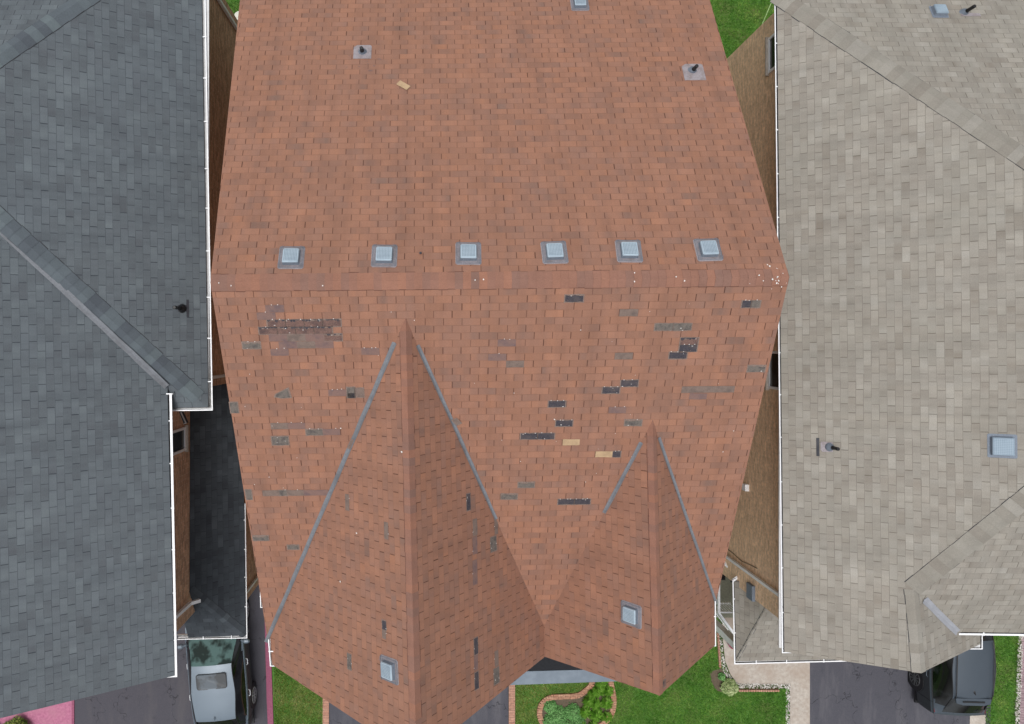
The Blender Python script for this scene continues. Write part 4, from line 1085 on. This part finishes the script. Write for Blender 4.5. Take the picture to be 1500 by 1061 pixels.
plant(1056, 990, .14, .25, M['leaf_dark'], 300, 'small dark shrub beside the pale shrub at the porch path', leaf=.03)
plant(30, 1066, .48, .9, M['leaf_yellow'], 2600, 'green shrub with yellow tips by the pink path', leaf=.04)
plant(-8, 1071, .36, .7, M['leaf_pale'], 1500, 'pale green shrub at the left edge beside the pink path', leaf=.05)
k = 0
for x, y, r in ((806, 1034, .26), (818, 1046, .32), (838, 1042, .32), (822, 1062, .32), (846, 1058, .30), (805, 1054, .26)):
    plant(x, y, r, .28, M['leaf_dark'], 1100, 'low dark green leafy plant in the left of the brick-edged bed', 'dark leafy plants in the bed', leaf=.026, name='bed_plant', cat='plant')
for x, y, r in ((861, 1026, .22), (876, 1010, .24), (888, 1028, .24), (873, 1046, .26), (856, 1042, .22), (888, 1048, .2), (881, 995, .24), (868, 1014, .2), (890, 1010, .2), (868, 1062, .2), (850, 1062, .2), (872, 1030, .22)):
    plant(x, y, r * 1.05, .20, M['leaf_bright'], 300, 'bright green tuft of strap leaves in the right of the brick-edged bed', 'strap-leaf tufts in the bed', name='bed_plant', spiky=True, cat='plant')
plant(1068, 938, .14, .3, M['red_plant'], 300, 'dark red flowering plant beside the porch steps', name='flower_pot_plant', leaf=.03, z0=.25, cat='plant')
mb = MB(); q = P(1068, 938, 0); mb.tube([q, q + UP * .26, q + UP * .30], [.10, .14, .15], 12); tag(mb.build('flower_pot', M['maroon']), 'round pot under the red plant beside the porch steps', 'pot')
mb = MB(); q = P(1063, 929, 0); mb.tube([q, q + UP * .3, q + UP * .34], [.11, .15, .155], 12); mb.tube([q + UP * .335, q + UP * .33], [.13, .1], 12); tag(mb.build('flower_pot', M['black']), 'black empty pot next to the porch railing', 'pot')
# bucket, hose
mb = MB(); q = P(352, 25, 0); q = V((-6.08, 10.2, 0))
mb.tube([q, q + UP * .36], [.12, .15], 20, cap=False); mb.tube([q + UP * .36, q + UP * .385, q + UP * .39], [.158, .158, .14], 20)
tag(mb.build('bucket', M['bucket']), 'white lidded bucket on the grass behind the slate-roofed house', 'bucket')
mb = MB(); mb.tube([P(x, y, .03) for x, y in spline([(1114, 42), (1118, 32), (1124, 18), (1130, 4), (1138, -14), (1150, -40)], 4)], .014, 6)
tag(mb.build('garden_hose', M['hose']), 'pale green garden hose lying on the rear lawn beside the tan wall', 'hose')

# ================================================================ CARS
def car(name, loc, yaw, label, paint, low, glass, L=4.5, Wd=1.78, Ht=1.45, cowl=.98, roof_f=.35, roof_r=-1.15, back=-2.0, belt=.93, wb=2.65, rw=.60, tail_h=.95, sunroof=False, spoiler=False, rear_glass_z=.0):
    """front is +y. stations along y are splined; faces are dealt out to body, glass and lamps"""
    root = empty(name, loc, label, 'car'); root.location = loc; root.rotation_euler = (0, 0, yaw)
    hf, hr = L / 2, -L / 2
    # y, half width, centre height, side-top half width, side-top height
    hw = Wd / 2
    st = [(hf, hw * .66, .55, hw * .5, .50), (hf - .06, hw * .82, .66, hw * .68, .62), (hf - .35, hw * .95, .78, hw * .82, .74), (hf - .9, hw, .88, hw * .86, .85), (cowl, hw, .98, hw * .86, belt),
          (roof_f, hw * 1.0, Ht - .05, hw * rw / .76, Ht - .11), ((roof_f + roof_r) / 2, hw, Ht, hw * rw / .70, Ht - .07), (roof_r, hw * .97, Ht - .05, hw * rw / .77, Ht - .11),
          (back, hw * .90, tail_h + .06, hw * .68, tail_h), (hr + .22, hw * .84, tail_h - .03, hw * .62, tail_h - .07), (hr + .08, hw * .68, tail_h - .12, hw * .52, tail_h - .16), (hr, hw * .50, .62, hw * .42, .58)]
    ys = [s_[0] for s_ in st]
    def at(y):
        for i in range(len(st) - 1):
            if ys[i] >= y >= ys[i + 1]:
                t = (ys[i] - y) / (ys[i] - ys[i + 1]); lin = i in (4, 7)
                r = []
                for c in range(1, 5):
                    a, b, c_, d = st[max(i - 1, 0)][c], st[i][c], st[i + 1][c], st[min(i + 2, len(st) - 1)][c]
                    sm_ = .5 * ((2 * b) + (-a + c_) * t + (2 * a - 5 * b + 4 * c_ - d) * t * t + (-a + 3 * b - 3 * c_ + d) * t ** 3)
                    r.append(b + (c_ - b) * t if lin else (sm_ * .6 + (b + (c_ - b) * t) * .4))
                return r
        return list(st[-1][1:])
    NYS = 76; NS = 26; grid = []
    yl = [hf + (hr - hf) * (i / (NYS - 1)) for i in range(NYS)]
    for y in yl:
        w_, zc, wt_, zt_ = at(y); bz = min(belt, zt_); row = []
        prof = [(w_ * .90, .22), (w_ * .97, .30), (w_, .48), (w_ * 1.0, .66), (w_ * .985, bz * .93), (w_ * .955, bz)]
        # belt to roof edge
        for k in (1, 2, 3, 4, 5):
            t = k / 5; prof.append((w_ * .955 + (wt_ - w_ * .955) * t + .015 * math.sin(t * 3.14), bz + (zt_ - bz) * t))
        for k in (1, 2, 3, 4):
            t = k / 4; a = 1 - t; prof.append((wt_ * a, zt_ + (zc - zt_) * (1 - a * a)))
        full = [(x, z) for x, z in prof] + [(-x, z) for x, z in prof[-2::-1]]
        grid.append([V((x, y, z)) for x, z in full])
    npf = len(grid[0])
    body, gl, sg, lo_ = MB(), MB(), MB(), MB()
    def add(mb, q, mi=0, off=0.0):
        mb.face(q, mi=mi, sm=True, rnd=.5)
    wins = [(cowl - .12, roof_r - .38)]
    for i in range(NYS - 1):
        y = (yl[i] + yl[i + 1]) / 2
        for j in range(npf - 1):
            q = [grid[i][j], grid[i + 1][j], grid[i + 1][j + 1], grid[i][j + 1]]
            jj = min(j, npf - 2 - j)
            top = jj >= 10; sidew = 5 <= jj <= 9
            z = sum(p.z for p in q) / 4
            if top and cowl - .03 > y > roof_f + .02: add(gl, q)
            elif top and roof_r - .04 > y > back + .12: add(sg, q)
            elif sidew and 5 <= jj <= 9 and any(a > y > b for a, b in wins) and z > belt + .03: add(sg, q)
            elif jj <= 3: add(lo_, q)
            else: add(body, q)
    body.build('body', paint, root, merge=True); lo_.build('lower_body', low, root, merge=True)
    gl.build('windscreen', glass, root, merge=True)
    sg.build('window', M['glass_dark'], root, merge=True)
    ends = MB(); ends.face(grid[0][::-1], sm=False); ends.face(grid[-1]); ends.build('bumper', paint, root)
    un = MB(); un.box(-hw * .88, hw * .88, hr + .1, hf - .1, .16, .24); un.build('underbody', M['black'], root)
    # dashboard/seats hint is behind opaque glass; wheels
    for sx in (-1, 1):
        for yy in (wb / 2 + .05, -wb / 2 + .05):
            tb = MB(); c = V((sx * (hw - .09), yy, .32)); tb.tube([c - V((.10, 0, 0)), c + V((.10, 0, 0))], .32, 28)
            for e in (-1, 1): pass
            wl_ = tb.build('wheel', M['tyre'], root)
            rb = MB(); cc = c + V((sx * .105, 0, 0)); rb.tube([cc - V((sx * .01, 0, 0)), cc], [.235, .225], 24, mi=1)
            for k in range(10):
                a = k * math.pi / 5; d = V((0, math.cos(a), math.sin(a))); e = V((0, -math.sin(a), math.cos(a)))
                rb.frame_box(cc + d * .125 + V((sx * .006, 0, 0)), V((.006, 0, 0)), d * .10, e * .017)
            rb.tube([cc, cc + V((sx * .018, 0, 0))], .045, 12)
            rb.tube([cc + V((0, math.cos(k * .2618) * .225, math.sin(k * .2618) * .225)) for k in range(25)], .014, 5, cap=False)
            rb.build('rim', [M['rim'] if not spoiler else M['rim_dark'], M['black']], wl_)
            ar = MB(); ac = V((sx * (hw + .002), yy, .32))
            ar.tube([ac - V((sx * .09, 0, 0)), ac - V((sx * .008, 0, 0))], .375, 28); ar.build('wheel_arch', M['black'], root)
            wl_.location.x = -sx * .025
        mr = MB(); bx_ = V((sx * (hw + .11), cowl - .35, belt + .06)); mr.tube([bx_ + V((-sx * .17, .02, -.04)), bx_ + V((-sx * .06, 0, 0))], [.03, .05], 8)
        n = 8
        mr.tube([bx_ + V((-sx * .09, 0, 0)), bx_ + V((-sx * .05, 0, 0)), bx_ + V((sx * .05, -.01, 0)), bx_ + V((sx * .09, -.03, 0))], [.045, .075, .07, .03], 12)
        mo = mr.build('wing_mirror', paint if not spoiler else low, root)
        for yy in (cowl - 1.05, cowl - 2.0):
            hb = MB(); q = V((sx * (hw * .985), yy, belt * .88)); hb.tube([q + V((0, -.10, 0)), q + V((sx * .045, -.07, 0)), q + V((sx * .045, .07, 0)), q + V((0, .10, 0))], .013, 6); hb.build('door_handle', M['lens'] if not spoiler else paint, root)
        # roof edge trim
        tr = MB(); pts = []
        for i in range(NYS):
            if roof_f + .5 > yl[i] > back + .2:
                p = grid[i][10 if sx > 0 else npf - 11]; pts.append(p + V((0, 0, .008)))
        tr.tube(pts, .012, 5); tr.build('roof_trim', M['black'], root)
        dl = MB()     # belt trim
        pts = [grid[i][5 if sx > 0 else npf - 6] + V((sx * .006, 0, .01)) for i in range(NYS) if cowl > yl[i] > back]
        dl.tube(pts, .010, 5); dl.build('belt_trim', paint if not spoiler else M['black'], root)
        for yd in ((roof_f + roof_r) / 2 - .03, cowl - .05, roof_r - .35):
            i = min(range(NYS), key=lambda k: abs(yl[k] - yd))
            ln = MB(); ln.tube([grid[i][j if sx > 0 else npf - 1 - j] + V((sx * .002, 0, 0)) for j in range(1, 6)], .006, 4); ln.build('door_seam', M['black'], root)
        tl = MB(); i = NYS - 3; tl.frame_box(grid[NYS - 6][6 if sx > 0 else npf - 7] + V((-sx * .03, -.0, -.08)), V((.045, 0, 0)), V((0, .06, 0)), V((0, 0, .08)))
        tl.build('tail_light', [M['tail']], root, bevel=.03)
        hl = MB(); hl.frame_box(grid[5][6 if sx > 0 else npf - 7] + V((0, .02, -.08)), V((.16, 0, 0)), V((0, .13, 0)), V((0, 0, .07))); hl.build('headlight', M['lens'], root, bevel=.03)
    # roof seams
    for s_ in (-1, 1):
        pass
    if sunroof:
        zc = at(roof_f - .4)[1]
        sr = MB(); 
        def rr(x0, x1, y0, y1, z, r_=.07):
            pts = []
            for cx, cy, a0_ in ((x1 - r_, y1 - r_, 0), (x0 + r_, y1 - r_, 1), (x0 + r_, y0 + r_, 2), (x1 - r_, y0 + r_, 3)):
                for k in range(5):
                    a = (a0_ + k / 4) * math.pi / 2; pts.append((cx + math.cos(a) * r_, cy + math.sin(a) * r_))
            return [V((x, y, z - .03 * (x / .7) ** 2)) for x, y in pts]
        sr.face(rr(-.45, .45, roof_f - .66, roof_f - .20, Ht + .004), mi=0); sr.face(rr(-.43, .43, roof_f - .645, roof_f - .215, Ht + .008), mi=1)
        sr.build('sunroof', [M['black'], M['sunroof']], root)
        an = MB(); q = V((0, roof_r + .12, Ht - .02)); an.tube([q, q + V((0, -.05, .05)), q + V((0, -.10, .06))], [.025, .016, .006], 8); an.build('antenna', paint, root)
    if spoiler:
        an = MB(); q = V((.0, roof_r + .22, Ht - .03)); an.tube([q + V((0, .07, 0)), q, q + V((0, -.06, .06))], [.012, .032, .008], 8); an.build('antenna', M['black'], root)
        sp_ = MB(); zz = at(roof_r)[1]
        pts = [(-.53, roof_r + .02), (.53, roof_r + .02), (.50, roof_r - .13), (.3, roof_r - .18), (-.3, roof_r - .18), (-.50, roof_r - .13)]
        tp = [V((x, y, zz + .02 - .02 * abs(x))) for x, y in pts]; bt = [p - V((0, 0, .04)) for p in tp]
        sp_.face(tp, sm=False); sp_.face(bt[::-1]); [sp_.face([tp[i - 1], bt[i - 1], bt[i], tp[i]]) for i in range(6)]
        so = sp_.build('spoiler', paint, root, bevel=.01)
        bl = MB(); bl.frame_box(V((0, roof_r - .075, zz + .024)), V((.32, 0, 0)), V((0, .022, 0)), V((0, 0, .006))); bl.build('brake_light', M['black'], so)
        wp = MB(); q = V((-.25, back + .16, tail_h + .16)); wp.tube([V((0.0, back + .16, tail_h + .10)), V((.42, back + .26, tail_h + .22))], .010, 5); wp.build('rear_wiper', M['black'], root)
        for sx in (-1, 1):
            rb = MB(); rb.tube([V((sx * .52, roof_f - .02, Ht - .03)), V((sx * .54, roof_f - .3, Ht + .0)), V((sx * .54, roof_r + .2, Ht - .0)), V((sx * .52, roof_r, Ht - .05))], .014, 6)
            rb.build('roof_rail', M['black'], root)
    return root
M['sunroof'] = glass_mat('sunroof_glass', (.06, .08, .10), .4)
car('parked_car', (-6.62, -9.72, 0), math.radians(5), 'silver-blue car with a sunroof on the driveway, half under the low side roof', M['silver'], M['shaded_paint'], M['glass'],
    L=4.6, cowl=1.05, roof_f=.20, roof_r=-1.42, back=-2.02, sunroof=True, rw=.52)
car('parked_car', (15.87, -9.15, 0), math.radians(-1.5), 'dark slate hatchback with a rear spoiler on the right driveway', M['slate'], M['shaded_paint'], M['glass_dark'],
    L=4.35, Wd=1.8, Ht=1.58, cowl=1.15, roof_f=.42, roof_r=-1.28, back=-2.02, belt=1.0, rw=.50, tail_h=1.02, spoiler=True, wb=2.6)

# ================================================================ LIGHT, WORLD, CAMERA
w_ = bpy.data.worlds.new('World'); S.world = w_; w_.use_nodes = True
nt = w_.node_tree; bg = nt.nodes['Background']
sky = nt.nodes.new('ShaderNodeTexSky'); sky.sky_type = 'NISHITA'; sky.sun_disc = False
EL_, AZ = math.radians(80), math.radians(262)
sky.sun_elevation = EL_; sky.sun_rotation = AZ; sky.air_density = 1.0; sky.dust_density = 4.0; sky.ozone_density = .6
hs = nt.nodes.new('ShaderNodeHueSaturation'); hs.inputs['Saturation'].default_value = .22
nt.links.new(sky.outputs[0], hs.inputs['Color']); nt.links.new(hs.outputs[0], bg.inputs[0]); bg.inputs[1].default_value = .15
sl = bpy.data.lights.new('sun', 'SUN'); sl.energy = 1.5; sl.angle = math.radians(34); sl.color = (1, .985, .965)
so = bpy.data.objects.new('sun', sl); COL.objects.link(so)
dirv = V((math.sin(AZ) * math.cos(EL_), math.cos(AZ) * math.cos(EL_), math.sin(EL_)))
so.rotation_euler = (-dirv).to_track_quat('-Z', 'Y').to_euler()
cd = bpy.data.cameras.new('camera'); cam = bpy.data.objects.new('camera', cd); COL.objects.link(cam)
cam.location = CAM; cam.rotation_euler = (0, 0, 0)
cd.sensor_width = 36; cd.lens = 36 * F0 / 1500
cd.shift_x = (750 - NX) / 1500; cd.shift_y = (NY - 530.5) / 1500
cd.clip_end = 2000
S.camera = cam
S.view_settings.view_transform = 'Standard'; S.view_settings.look = 'None'; S.view_settings.exposure = 0
S.render.resolution_x = 1024; S.render.resolution_y = 724
